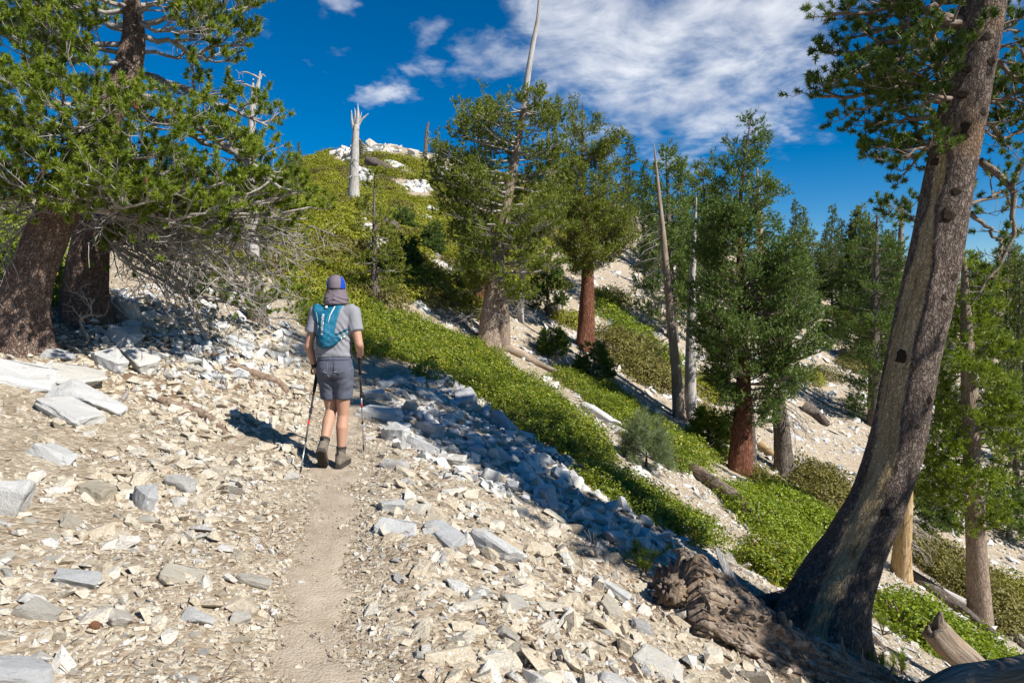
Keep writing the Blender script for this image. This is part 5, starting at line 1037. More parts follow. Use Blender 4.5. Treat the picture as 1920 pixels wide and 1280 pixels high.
# the big rotted log at lower right
root, TP, org = log3d('rotted_log', 'big rotted brown log with gnarled root end in the lower right', [(1262, 1135, 5.35), (1330, 1165, 5.45), (1420, 1215, 5.5), (1520, 1255, 5.55), (1620, 1290, 5.6), (1760, 1335, 5.7)], [.33, .32, .265, .23, .20, .16], M['dead_brown'], 55, .13, .30, 130, 170, grain=.16)
def split(a, b, r, th0, th1, mat, nm, seed, lift=1.03):
    mb = MB(); i0, i1 = int(a*len(TP)), int(b*len(TP)); pts = TP[i0:i1]; m = len(pts); th = np.radians(np.linspace(th0, th1, 18)); tgv = nrm(TP[i1-1]-TP[i0]); u = nrm(np.cross(tgv, [0, 0, 1.])); w = np.cross(u, tgv)
    V = []
    for i, p in enumerate(pts):
        rr = np.interp((i0+i)/len(TP), np.linspace(0, 1, 6), [.33, .32, .265, .23, .20, .16])*lift*r
        f = fbm(np.c_[th*5, np.full(18, i*.05), np.zeros(18)]+seed, 3, seed); V.append(p+(rr*(1+.05*f))[:, None]*(np.cos(th)[:, None]*u+np.sin(th)[:, None]*w))
    V = np.concatenate(V); V2 = V-(np.repeat(pts, 18, 0)-V)*-.18; k = (np.arange(m-1)[:, None]*18+np.arange(17)[None]).reshape(-1); n = len(V)
    rim = [(np.arange(m-1)*18, np.arange(1, m)*18), (np.arange(1, m)*18+17, np.arange(m-1)*18+17)]
    mb.add(np.vstack([V, V2]), None, np.concatenate([np.c_[k, k+1, k+19, k+18], np.c_[k+n, k+n+18, k+n+19, k+n+1]]+[np.c_[x, y, y+n, x+n] for x, y in rim]+[np.c_[np.arange(17)+1, np.arange(17), np.arange(17)+n, np.arange(17)+1+n], np.c_[(m-1)*18+np.arange(17), (m-1)*18+np.arange(17)+1, (m-1)*18+np.arange(17)+1+n, (m-1)*18+np.arange(17)+n]]))
    build(mb, nm, mat, root, True, org)
split(.04, .36, 1.06, 40, 125, M['dead_tan'], 'split_wood', 3); split(.38, .78, 1.06, 55, 130, M['dead_tan'], 'split_wood', 7); split(.55, .95, 1.02, 5, 45, M['dead_tan'], 'split_wood', 9)
rg = np.random.default_rng(5)
def burl(c, s, seed, mat):
    V, T = hull(seed, 40, .9, .9, 0, 5, .0, .7); nn = nrm(V); d = .34*np.abs(fbm(nn*5+seed, 4, seed))-.30*np.abs(fbm(nn*11+seed, 3, seed+2)); mb = MB(); mb.add((nn*(.72+d)[:, None])*np.asarray(s)+np.asarray(c), T); build(mb, 'burl', mat, root, True, org)
for (px, py, Y, s, sd_) in [(1258, 1180, 5.25, .15, 1), (1290, 1205, 5.15, .11, 2), (1262, 1110, 5.35, .17, 3), (1405, 1165, 5.35, .10, 6), (1245, 1150, 5.35, .17, 7), (1330, 1150, 5.2, .14, 8), (1370, 1210, 5.25, .13, 9), (1450, 1245, 5.3, .12, 10)]: burl(P(px, py, Y), s, 820+sd_, M['dead_brown'])
stub(root, org, [P(1405, 1180, 5.4), P(1398, 1150, 5.38), P(1390, 1118, 5.36)], [.085, .075, .05], M['dead_brown'], 61, amp=.35)
stub(root, org, [P(1468, 1215, 5.45), P(1467, 1180, 5.43), P(1463, 1150, 5.42)], [.05, .045, .03], M['dead_brown'], 62, amp=.35); stub(root, org, [P(1472, 1190, 5.4), P(1480, 1170, 5.4), P(1481, 1162, 5.4)], [.03, .022, .012], M['dead_tan'], 63)
for (a, b, Y, w_) in [((1590, 1236), (1578, 1192), 5.5, .012), ((1628, 1256), (1618, 1214), 5.5, .010), ((1668, 1270), (1676, 1244), 5.55, .010)]: stub(root, org, [P(*a, Y), P((a[0]+b[0])/2+rg.normal(0, 4), (a[1]+b[1])/2, Y), P(*b, Y)], [w_*2, w_, w_*.25], M['dead_tan'], 64+a[0], 'splinter', 6, .5)
# broken flakes of rotten wood all over the root end
LB = [c for c in root.children if c.name.startswith('log_body')][0].data; lv = mverts(LB); ln_ = np.empty(len(lv)*3, 'f'); LB.vertices.foreach_get('normal', ln_); ln_ = ln_.reshape(-1, 3).astype(float); axl = nrm(TP[40]-TP[0])
def flakes(N, wfun, s0, mat, nm, seed):
    rg = np.random.default_rng(seed); w = wfun(lv-0)*(ln_[:, 1] < .55); pick = rg.choice(len(lv), N, p=w/w.sum()); mb = MB()
    for i_ in pick:
        V, T = PEB[rg.integers(len(PEB))]; n_ = nrm(ln_[i_]+rg.normal(0, .25, 3)); a_ = nrm(axl+rg.normal(0, .35, 3)); a_ = nrm(a_-n_*np.dot(a_, n_)); b_ = np.cross(n_, a_); sz = s0*rg.uniform(.5, 1.5); L = V*[sz*rg.uniform(1.2, 2.6), sz*.6, sz*.75]
        mb.add(lv[i_]+n_*sz*.1+L[:, :1]*a_+L[:, 1:2]*b_+L[:, 2:]*n_, T, None, rg.random(), L+rg.uniform(0, 9, 3))
    o_ = link(nm, mb.mesh(nm, False), mat, root); o_['kind'] = 'stuff'
hx = (lv@axl); hx = (hx-hx.min())/(hx.max()-hx.min())
flakes(420, lambda v: np.exp(-(hx/.22)**2)+.0, .032, M['dead_brown'], 'wood_flakes', 1); flakes(380, lambda v: (hx > .15)*1.0, .022, M['dead_brown'], 'wood_flakes', 2); flakes(120, lambda v: np.exp(-(hx/.3)**2), .02, M['dead_tan'], 'wood_flakes', 3)
mb = MB(); a, b = P(1343, 1026, 5.6), P(1388, 1118, 5.5); d = nrm(b-a); u = nrm(np.cross(d, FW)); w = np.cross(d, u)
V = [c+u*s1*wd+w*s2*.018 for c, wd in ((a, .012), (a+(b-a)*.25, .03), (b, .042)) for s1, s2 in ((-1, -1), (1, -1), (1, 1), (-1, 1))]
mb.add(np.array(V), None, [(0, 1, 5, 4), (1, 2, 6, 5), (2, 3, 7, 6), (3, 0, 4, 7), (4, 5, 9, 8), (5, 6, 10, 9), (6, 7, 11, 10), (7, 4, 8, 11), (3, 2, 1, 0), (8, 9, 10, 11)]); tag(build(mb, 'splinter', M['dead_grey'], root, False, org), 'pale plank like splinter sticking up')
log3d('driftwood_log', 'smooth grey brown log crossing the bottom right corner', [(1735, 1300, 5.6), (1800, 1272, 5.7), (1870, 1262, 5.8), (1960, 1245, 5.9)], [.085, .10, .11, .11], M['dead_tan'], 71, .10, .12)
r2, tp2, o2 = log3d('broken_log', 'short weathered log with a forked broken end on the vivid green shrubs', [(1752, 1178, 7.6), (1775, 1205, 7.55), (1815, 1240, 7.5), (1860, 1275, 7.4)], [.15, .16, .15, .14], M['dead_tan'], 72, .12, .15)
stub(r2, o2, [P(1762, 1190, 7.6), P(1760, 1165, 7.6), P(1764, 1146, 7.6)], [.09, .06, .02], M['dead_brown'], 73); stub(r2, o2, [P(1752, 1195, 7.6), P(1742, 1182, 7.6), P(1741, 1172, 7.6)], [.07, .04, .012], M['dead_brown'], 74, amp=.5)
r3, t3, o3 = log('rotted_log', 'cracked brown fallen log between two shrub bands right of the sapling', [(1268, 872), (1300, 892), (1350, 928), (1400, 972), (1440, 1002)], [.10, .13, .15, .15, .09], M['dead_brown'], 75, .16, .22, .2, 24, 70)
stub(r3, o3, [t3[60]+np.array([0, 0, .05]), t3[60]+np.array([0, 0, .22]), t3[60]+np.array([.02, 0, .36])], [.035, .025, .01], M['dead_grey'], 76); stub(r3, o3, [t3[64], t3[64]+np.array([.16, 0, .06]), t3[64]+np.array([.3, 0, .0])], [.05, .04, .015], M['dead_tan'], 77)
log('fallen_log', 'thin tan log lying below the centre pine', [(938, 652), (1000, 682), (1050, 705), (1092, 726)], [.11, .10, .09, .06], M['dead_tan'], 78, .1, .12, .2)
log('fallen_log', 'dark shadowed log left of the red trunked fir', [(1030, 585), (1050, 600), (1085, 622)], [.26, .24, .18], M['bark_grey'], 79, .1, .1, .25)
log('fallen_log', 'long dark log running down from the red trunked fir', [(1112, 642), (1160, 675), (1215, 710), (1265, 740)], [.15, .14, .12, .09], M['bark_grey'], 80, .1, .1, .2)
log('fallen_log', 'dark charred log behind the vivid green shrubs', [(1705, 1082), (1745, 1110), (1800, 1150), (1862, 1195)], [.11, .13, .12, .09], M['bark_grey'], 81, .1, .15, .1)
log('fallen_log', 'pale bleached log sliding down at the right edge behind the slim pine', [(1765, 1112), (1830, 1150), (1890, 1190), (1935, 1225)], [.08, .10, .10, .09], M['dead_grey'], 82, .1, .12, .1)
log('fallen_log', 'short orange brown broken log right of the big fir trunk', [(1424, 842), (1440, 855), (1460, 872)], [.16, .15, .1], M['dead_gold'], 83, .15, .2, .1)
log('fallen_log', 'small pale broken log on the far gravel slope', [(1574, 668), (1590, 660), (1606, 652)], [.2, .2, .14], M['dead_tan'], 84, .15, .2, .1)
log('fallen_log', 'dark brown log lying among summit shrubs', [(688, 318), (742, 330)], [.30, .34, .3, .12], M['bark_grey'], 85, .15, .2, -.6)
log('fallen_log', 'grey log in the shrubs below the young fir', [(722, 432), (740, 440), (756, 450)], [.22, .2, .12], M['bark_grey'], 86, .12, .2, -.3)
log('fallen_log', 'shaded log across the far gravel chute', [(1505, 770), (1530, 785), (1550, 800)], [.25, .22, .15], M['bark_grey'], 87, .15, .2, .1)
# exposed roots and dead branches on the left slope
def rootset(label, lines, mat, seed, name='exposed_roots', cat='roots', sink=.3):
    rg = np.random.default_rng(seed); rt = None
    for pts, rr in lines:
        q = hits([a for a, b in pts], [b for a, b in pts]); q[:, 2] += np.interp(np.linspace(0, 1, len(q)), np.linspace(0, 1, len(rr)), rr)*(1-2*sink)
        if rt is None: org = q[0].copy(); rt = empty(name, org, label, cat)
        mb, _ = trunk_mesh(list(q), rr, 9, 26, seed+int(pts[0][0]), .15, 0, 3, ridge=.15); build(mb, 'root', mat, rt, True, org)
rootset('tangle of exposed grey brown roots on the bank left of the hiker', [([(400, 668), (440, 690), (480, 705), (520, 722), (538, 738)], [.04, .05, .06, .06, .05]), ([(425, 700), (460, 715), (490, 735), (505, 745)], [.03, .03, .02, .012]), ([(415, 690), (455, 705), (478, 735), (500, 748)], [.025, .022, .018, .01]), ([(430, 680), (450, 700), (445, 715)], [.02, .018, .01]), ([(480, 730), (500, 738), (520, 752)], [.018, .014, .008])], M['root'], 301)
rootset('orange brown root snaking over the soil left of the hiker', [([(240, 730), (290, 752), (330, 768), (370, 778), (400, 795), (418, 812), (425, 828)], [.03, .035, .045, .05, .045, .035, .015])], M['root'], 302, 'exposed_root', 'root')
rootset('thin dark root beside the tilted block', [([(225, 760), (236, 748), (240, 735)], [.02, .022, .012])], M['twig_grey'], 303, 'exposed_root', 'root', .0)
def deadbranch(label, pts, r, seed, nsec=6, sl=.4, mat='twig_grey'):
    rg = np.random.default_rng(seed); g = hit(*pts[-1][:2]); Y = g[1]; q = np.vstack([[P(a, b, Y-d) for a, b, d in pts[:-1]], g]); rt = empty('dead_branch', g, label, 'branch'); add_limb(rt, g, rg, spline(q[::-1], 14), r, dict(nsec=nsec, sl=sl, ntw=3, tl=.14, up=.1, tup=-.1, curl=-.1, n=7, t0=.25, leaf=0, tr=.005), M[mat], None, TKM, 'stick')
deadbranch('grey dead branch propped in the ground below the left pine', [(318, 508, .3), (345, 555, .2), (368, 598, .1), (392, 648, 0)], .035, 401, 9, .35)
deadbranch('bare pole leaning on rocks right of the second trunk', [(204, 562, .1), (235, 590, .05), (264, 612, 0)], .03, 402, 2, .2)
deadbranch('curved twig bundle lying on the rocks beside the leaning trunk', [(150, 540, .2), (172, 585, .2), (150, 600, .1), (168, 640, 0)], .022, 403, 8, .35)
deadbranch('curled driftwood twig in the rubble above the rotted log', [(1108, 1018, .0), (1118, 1040, .0), (1122, 1055, 0)], .022, 404, 4, .2)
deadbranch('small dead twig standing in the shaded rubble', [(817, 805, .0), (814, 812, .0), (813, 822, 0)], .008, 405, 1, .06)
deadbranch('short stick lying beside the trail near the bottom', [(395, 1170, .0), (425, 1180, .0), (446, 1186, 0)], .012, 406, 2, .08, 'twig_brown')
# small green plants
for (px, py, lab, sd_) in [(1205, 1062, 'small pine seedling tuft in the shade above the rotted log', 1), (1208, 1082, 'tiny green pine seedling nearest to the rotted log', 2), (1480, 1095, 'pale green sprig on the gravel left of the leaning trunk', 3), (1655, 1190, 'green pine sprig at the right foot of the leaning trunk', 4), (1655, 1262, 'dark pine seedling at bottom right below the rotted log', 5), (1690, 1268, 'dark green needle tuft at the bottom edge', 6)]:
    g = hit(px, py); rg = np.random.default_rng(sd_); rt = empty('pine_seedling', g, lab, 'plant'); sb = MB(); tp = []; td2 = []
    for i in range(7):
        e = np.array([rg.normal(0, .09), rg.normal(0, .09), rg.uniform(.06, .22)]); stick(sb, [np.zeros(3), e*.6, e], np.array([.006, .005, .003]), 4); tp += [e, e*.7]; td2 += [e, e+rg.normal(0, .05, 3)]
    link('stems', sb.mesh('stems'), M['twig_brown'], rt); nb = MB(); tufts(nb, np.array(tp), np.array(td2), rg, L=.07, nper=60, nlen=.06, wid=.005); o = link('needles', nb.mesh('needles', False), M['needle_left'], rt); o['kind'] = 'stuff'
g = hit(175, 1180); o = link('pine_cone', cone_me, None); o.scale = (.6, .6, .5); o.location = g+np.array([0, 0, .015]); o.rotation_euler = (1.4, .3, .8); tag(o, 'dark brown pine cone lying on the soil near bottom left', 'pine cone')
# ------------------------------------------------------------------ the hiker
HK = hit(632, 877); HK[2] += .012
Hs = HK[1]*math.sqrt(1)/1280.*1.0
def prim_cap(mb, p0, p1, r0, r1, n=16, ry=1.0):
    p0 = np.asarray(p0, float); p1 = np.asarray(p1, float); d = p1-p0; L = np.linalg.norm(d); d = d/L
    t = []; r = []
    for a in np.radians([-80, -60, -35, -12]): t.append(r0*math.sin(a)); r.append(r0*math.cos(a))
    for f in (0, .25, .5, .75, 1): t.append(f*L); r.append(r0+(r1-r0)*f)
    for a in np.radians([12, 35, 60, 80]): t.append(L+r1*math.sin(a)); r.append(r1*math.cos(a))
    tube(mb, p0+np.array(t)[:, None]*d, r, n)
def ell(mb, c, r, n=20):
    th = np.radians(np.linspace(-86, 86, 14)); pts = np.array([[0, 0, math.sin(a)*r[2]] for a in th])
    V = []
    for a in th:
        for b in np.arange(n)*2*math.pi/n: V.append((c[0]+r[0]*math.cos(a)*math.cos(b), c[1]+r[1]*math.cos(a)*math.sin(b), c[2]+r[2]*math.sin(a)))
    m = 14; i = np.arange(m-1)[:, None]*n; j = np.arange(n)[None]; k = (j+1) % n; q = np.stack([i+j, i+k, i+n+k, i+n+j], -1).reshape(-1, 4)
    V += [(c[0], c[1], c[2]-r[2]), (c[0], c[1], c[2]+r[2])]; e = m*n; jj = np.arange(n); kk = (jj+1) % n
    mb.add(np.array(V), np.concatenate([np.c_[kk, jj, np.full(n, e)], np.c_[(m-1)*n+jj, (m-1)*n+kk, np.full(n, e+1)]]), q)
def loft(mb, secs, n=32, pw=2.4):
    """secs: (z, cx, cy, rx, ry)"""
    V = []; th = np.arange(n)*2*math.pi/n; c = np.cos(th); s = np.sin(th)
    for (z, cx_, cy_, rx, ry) in secs: V.append(np.c_[cx_+rx*np.sign(c)*np.abs(c)**(2/pw), cy_+ry*np.sign(s)*np.abs(s)**(2/pw), np.full(n, z)])
    m = len(secs); V = np.vstack(V+[[[secs[0][1], secs[0][2], secs[0][0]]], [[secs[-1][1], secs[-1][2], secs[-1][0]]]])
    i = np.arange(m-1)[:, None]*n; j = np.arange(n)[None]; k = (j+1) % n; q = np.stack([i+j, i+k, i+n+k, i+n+j], -1).reshape(-1, 4); e = m*n; jj = np.arange(n); kk = (jj+1) % n
    mb.add(V, np.concatenate([np.c_[kk, jj, np.full(n, e)], np.c_[(m-1)*n+jj, (m-1)*n+kk, np.full(n, e+1)]]), q)
def fuse(mb, name, voxel, smooth=6, fac=.5):
    """melt overlapping solids into one continuous skin"""
    o = link('tmp', mb.mesh('tmp', True, False)); md = o.modifiers.new('r', 'REMESH'); md.mode = 'VOXEL'; md.voxel_size = voxel; md.use_smooth_shade = True
    if smooth: sm = o.modifiers.new('s', 'SMOOTH'); sm.iterations = smooth; sm.factor = fac
    dg = bpy.context.evaluated_depsgraph_get(); me = bpy.data.meshes.new_from_object(o.evaluated_get(dg)); me.name = name; bpy.data.objects.remove(o)
    me.polygons.foreach_set('use_smooth', np.ones(len(me.polygons), bool)); return me
def setv(me, v): me.vertices.foreach_set('co', v.astype('f').ravel()); me.update()
def displace(me, f):
    v = mverts(me); n = np.empty(len(v)*3, 'f'); me.vertices.foreach_get('normal', n); setv(me, v+n.reshape(-1, 3)*f(v)[:, None])
M['skin'] = flat('hiker_skin', (.44, .245, .165), .55, .35, var=.12, bscale=90, bstr=.12)  # the hiker's own skin tone with slight random mottling
M['shirt'] = flat('heather_grey_cotton', (.25, .25, .275), .95, .1, var=.22, bscale=260, bstr=.35)
M['shorts'] = flat('slate_blue_canvas', (.098, .105, .138), .92, .12, var=.2, bscale=220, bstr=.4)
M['pack'] = flat('teal_nylon', (.004, .125, .215), .6, .3, var=.18, bscale=180, bstr=.25)
M['pack2'] = flat('dark_teal_nylon', (.003, .085, .15), .6, .3, var=.18, bscale=180, bstr=.25)
M['cyan'] = flat('light_teal_piping', (.02, .33, .42), .6, .3)
M['cap'] = flat('mauve_grey_fabric', (.165, .135, .155), .9, .12, var=.12, bscale=200, bstr=.2)
M['capblue'] = flat('royal_blue_mesh', (.006, .06, .42), .85, .15, var=.2, bscale=160, bstr=.4)
M['black'] = flat('black_rubber', (.018, .018, .02), .7, .3); M['white'] = flat('reflective_white', (.7, .7, .68), .6, .3)
M['sock'] = flat('grey_brown_wool', (.105, .092, .08), .95, .1, var=.25, bscale=220, bstr=.6); M['sockd'] = flat('dark_sock_band', (.05, .045, .04), .95, .1)
M['shoe'] = flat('brown_suede_shoe', (.175, .145, .115), .9, .15, var=.25, bscale=120, bstr=.5); M['sole'] = flat('dark_rubber_sole', (.06, .05, .04), .9, .2, var=.3, bscale=60, bstr=.8)
M['alu'] = flat('bare_aluminium', (.55, .55, .57), .35, .5, .9, var=.05); M['carbon'] = flat('dark_pole_tube', (.06, .062, .07), .4, .5, .3, var=.1); M['red'] = flat('red_print', (.5, .03, .02), .6, .3)
hk = empty('person', HK, 'person seen from behind in grey shirt and slate shorts hiking with two poles', 'person')
# joints, local metres (x right, y ahead, z up)
LS, RS = np.array([-.178, .0, 1.475]), np.array([.186, .0, 1.475])
LE, LW, LH = np.array([-.262, -.03, 1.155]), np.array([-.236, .07, .965]), np.array([-.222, .115, .895])
RE, RW, RH = np.array([.262, -.06, 1.175]), np.array([.232, .13, 1.075]), np.array([.205, .185, 1.055])
LHp, RHp = np.array([-.09, .0, .93]), np.array([.085, .0, .93])
RK, RA = np.array([.062, .035, .50]), np.array([.045, -.01, .105])
LK, LA = np.array([-.068, .07, .535]), np.array([-.088, -.17, .225])
b = MB()
prim_cap(b, RHp, RK, .092, .060); prim_cap(b, RK, RK+(RA-RK)*.32-np.array([0, .018, 0]), .054, .062); prim_cap(b, RK+(RA-RK)*.32-np.array([0, .018, 0]), RA, .061, .036)
prim_cap(b, LHp, LK, .092, .060); prim_cap(b, LK, LK+(LA-LK)*.34-np.array([0, .018, 0]), .053, .061); prim_cap(b, LK+(LA-LK)*.34-np.array([0, .018, 0]), LA, .060, .036)
prim_cap(b, RA, RA+np.array([.005, .10, -.05]), .037, .035); prim_cap(b, LA, LA+np.array([0, .06, -.10]), .036, .033)
loft(b, [(.90, 0, 0, .15, .10), (1.0, 0, 0, .155, .105), (1.15, 0, .0, .14, .095), (1.3, 0, .005, .155, .10), (1.42, 0, .005, .16, .095), (1.50, .005, .01, .09, .07)])
prim_cap(b, [.006, .01, 1.46], [.012, .03, 1.62], .062, .058)
ell(b, (.012, .05, 1.68), (.076, .096, .118)); ell(b, (.012, .125, 1.64), (.05, .04, .06)); ell(b, (.012, .150, 1.675), (.013, .02, .02)); ell(b, (-.066, .04, 1.665), (.012, .022, .032)); ell(b, (.09, .04, 1.665), (.012, .022, .032))
for S, E_, W, F in ((LS, LE, LW, .95), (RS, RE, RW, 1.0)):
    prim_cap(b, S, E_, .056*F, .043*F); prim_cap(b, E_, E_+(W-E_)*.3, .044*F, .044*F); prim_cap(b, E_+(W-E_)*.3, W, .043*F, .028*F)
# hands: palm, four curled fingers and a thumb round the grip
def hand(b, W, Hc, grip, side):
    ax = nrm(grip); fw = nrm(Hc-W); out = np.cross(ax, fw)*1.0; out = nrm(out); pc = Hc
    prim_cap(b, W, Hc+out*.0, .027, .031); ell(b, Hc+out*side*.012, (.030, .036, .040))
    for i, l in enumerate((.9, 1.0, .95, .8)):
        o = Hc+ax*(.030-.020*i)+out*side*.014; k1 = o+fw*.034*l; k2 = k1+(-out*side)*.030*l+fw*.006; k3 = k2-fw*.022*l-out*side*.006
        prim_cap(b, o, k1, .0105, .0095, 8); prim_cap(b, k1, k2, .0095, .0088, 8); prim_cap(b, k2, k3, .0088, .0078, 8)
    t0 = W+(Hc-W)*.55-out*side*.016+ax*.012; t1 = t0+ax*.030-out*side*.014+fw*.012; prim_cap(b, t0, t1, .013, .011, 8); prim_cap(b, t1, t1+fw*.026+ax*.006, .0108, .009, 8)
LT, RT = None, None
LtipW, RtipW = hit(563, 890), hit(682, 846)
Ltip, Rtip = LtipW-HK, RtipW-HK
gL, gR_ = nrm(LH-Ltip), nrm(RH-Rtip)
hand(b, LW, LH, gL, 1); hand(b, RW, RH, gR_, -1)
body = fuse(b, 'body', .0072, 3, .5); link('body', body, M['skin'], hk)
# shirt
b = MB()
loft(b, [(1.055, -.012, -.005, .186, .128), (1.12, -.010, -.005, .178, .124), (1.22, -.004, -.004, .176, .122), (1.32, 0, .0, .186, .125), (1.40, .004, .002, .194, .122), (1.46, .005, .005, .185, .108), (1.505, .006, .01, .150, .088), (1.54, .008, .018, .095, .072), (1.56, .01, .02, .072, .066)])
for S, E_, sg in ((LS, LE, -1), (RS, RE, 1)):
    d = E_-S; e = S+d*.60; tube(b, spline([S+np.array([-sg*.05, 0, -.02]), S+np.array([sg*.0, 0, .0]), S+d*.3, e], 12), np.interp(np.linspace(0, 1, 12), [0, .3, .6, 1], [.085, .080, .076, .078]), 20)
shirt = fuse(b, 'shirt', .0085, 4, .5)
def wr(v):
    f = .0035*fbm(v*[9, 9, 14]+2, 3, 3); dd = np.exp(-((v[:, 0]-.12)/.09)**2-((v[:, 2]-1.25)/.12)**2); f += dd*.007*np.sin((v[:, 2]*.85+v[:, 0]*1.1)*95+fbm(v*6, 2, 9)*3)
    f += .004*np.sin(v[:, 2]*70+v[:, 0]*20)*np.exp(-((v[:, 2]-1.09)/.04)**2)
    return f
displace(shirt, wr); link('shirt', shirt, M['shirt'], hk)
# shorts
b = MB()
loft(b, [(1.09, -.006, 0, .172, .118), (1.03, -.004, -.004, .176, .126), (.96, -.002, -.012, .182, .136), (.90, 0, -.012, .184, .134), (.86, 0, -.006, .178, .12)][::-1])
for Hp, K, sg in ((LHp, LK, -1), (RHp, RK, 1)):
    d = K-Hp; e = Hp+d*((Hp[2]-.655)/(Hp[2]-K[2])); tube(b, [Hp+np.array([0, -.008, .02]), Hp+d*.25+np.array([sg*.002, -.006, 0]), Hp+d*.45, e+np.array([sg*.004, -.004, 0])], [.108, .104, .096, .090], 24)
shorts = fuse(b, 'shorts', .0085, 3, .5)
displace(shorts, lambda v: .004*fbm(v*[10, 10, 12]+7, 3, 21)+.004*np.sin((v[:, 2]*1.0-np.abs(v[:, 0])*.9)*80+2*fbm(v*5, 2, 4))*np.exp(-((v[:, 2]-.80)/.07)**2)-.006*np.exp(-(v[:, 0]/.006)**2)*(v[:, 2] > .86)*(v[:, 1] < 0)); so_ = link('shorts', shorts, M['shorts'], hk)
def bvh(me): return BVHTree.FromPolygons([tuple(v) for v in mverts(me)], [tuple(p.vertices) for p in me.polygons])
BS, BT = bvh(shirt), bvh(shorts)
def back_y(tree, x, z, y0=-.6):
    r = tree.ray_cast(Vector((x, y0, z)), Vector((0, 1, 0))); return r[0][1] if r[0] is not None else None
def panel(tree, name, poly, mat, parent, thick, du=.006, edge=.004, prof=None, flat_y=None):
    """cloth panel laid on a surface: outline in (x, z), real thickness"""
    poly = np.asarray(poly, float); lo, hi = poly.min(0), poly.max(0); xs = np.arange(lo[0], hi[0]+du, du); zs = np.arange(lo[1], hi[1]+du, du)
    X, Z = np.meshgrid(xs, zs); ins = inpoly(X, Z, poly)
    A, B_ = poly, np.roll(poly, -1, 0)
    q = np.stack([X, Z], -1)[..., None, :]; ab = B_-A; t = np.clip(((q-A)*ab).sum(-1)/np.maximum((ab**2).sum(-1), 1e-9), 0, 1); ed = np.sqrt(((q-(A+ab*t[..., None]))**2).sum(-1)).min(-1)
    Yb = np.full(X.shape, np.nan)
    for i in range(X.shape[0]):
        for j in range(X.shape[1]):
            if ins[i, j] or ed[i, j] < du:
                y = back_y(tree, X[i, j], Z[i, j]); Yb[i, j] = np.nan if y is None else y
    if prof is None: th = thick*np.clip(ed/max(edge, 1e-4), .05, 1)**.6
    else: th = prof(X, Z, ed)
    ok = ins & ~np.isnan(Yb); idx = -np.ones(X.shape, int); mb = MB(); n = ok.sum(); idx[ok] = np.arange(n)
    Vf = np.stack([X[ok], (Yb-th)[ok], Z[ok]], -1); Vb = np.stack([X[ok], Yb[ok]+.004, Z[ok]], -1); Q = []
    for i in range(X.shape[0]-1):
        for j in range(X.shape[1]-1):
            c = (idx[i, j], idx[i, j+1], idx[i+1, j+1], idx[i+1, j])
            if min(c) >= 0: Q.append(c)
    Q = np.array(Q); E_ = {}
    for f in Q:
        for a, c in zip(f, np.roll(f, -1)): E_[(a, c)] = E_.get((a, c), 0)+1
    rim = [(c, a, a+n, c+n) for (a, c) in E_ if (c, a) not in E_]
    mb.add(np.vstack([Vf, Vb]), None, np.concatenate([Q, Q[:, ::-1]+n, np.array(rim)])); me = mb.mesh(name, True); o = link(name, me, mat, parent); return o
K5 = HK[1]/1280.
def B(cx_, cy_):      # traced outline (7.11 units a pixel) to metres on the back
    return ((560+cx_/7.114-626.5)*K5, (877.5-(500+cy_/7.114))*K5)
for poly in ([(-.155, 1.012), (-.035, 1.016), (-.033, .925), (-.075, .893), (-.148, .915)], [(.02, 1.016), (.135, 1.012), (.132, .915), (.07, .893), (.022, .925)]):
    po = panel(BT, 'back_pocket', poly, M['shorts'], so_, .006, .006, .004)
M['fray'] = flat('pale_frayed_thread', (.40, .42, .48), .95, .1, var=.3)
for k, (x, z, w) in enumerate([(-.078, .925, .018), (-.058, .915, .022), (-.068, .937, .010), (.035, .922, .020), (.05, .925, .012), (-.03, .88, .012), (-.038, .893, .01)]):
    panel(BT, 'frayed_tear', [(x-w, z-.003), (x-w*.3, z-.006), (x+w, z-.002), (x+w*.6, z+.004), (x-w*.2, z+.003)], M['fray'], so_, .010, .0028, .002)
panel(BT, 'centre_seam', [(-.004, 1.03), (.004, 1.03), (.0, .90), (-.006, .90)], M['shorts'], so_, .005, .003, .002)
panel(BT, 'waistband', [(-.165, 1.058), (.16, 1.058), (.165, 1.026), (-.168, 1.026)], M['shorts'], so_, .005, .006, .003)
# cap with neck flap
b = MB(); ell(b, (.012, .046, 1.735), (.092, .112, .092)); loft(b, [(1.672, .012, .046, .091, .110), (1.70, .012, .046, .094, .113), (1.735, .012, .046, .093, .112)], 28, 2)
cap = fuse(b, 'cap', .006, 4, .4); co_ = link('cap', cap, M['cap'], hk)
b = MB(); loft(b, [(1.545, .012, .022, .115, .112), (1.56, .012, .022, .121, .118), (1.60, .012, .026, .119, .116), (1.64, .012, .034, .108, .112), (1.69, .012, .042, .092, .110), (1.70, .012, .044, .088, .105)], 30, 2.2)
fl = fuse(b, 'neck_flap', .006, 4, .5); displace(fl, lambda v: .006*fbm(v*[14, 14, 18]+3, 3, 31)+.006*np.sin(v[:, 2]*150+np.abs(v[:, 0]-.012)*60)*np.exp(-((v[:, 2]-1.59)/.03)**2)); link('neck_flap', fl, M['cap'], co_)
BC = bvh(cap)
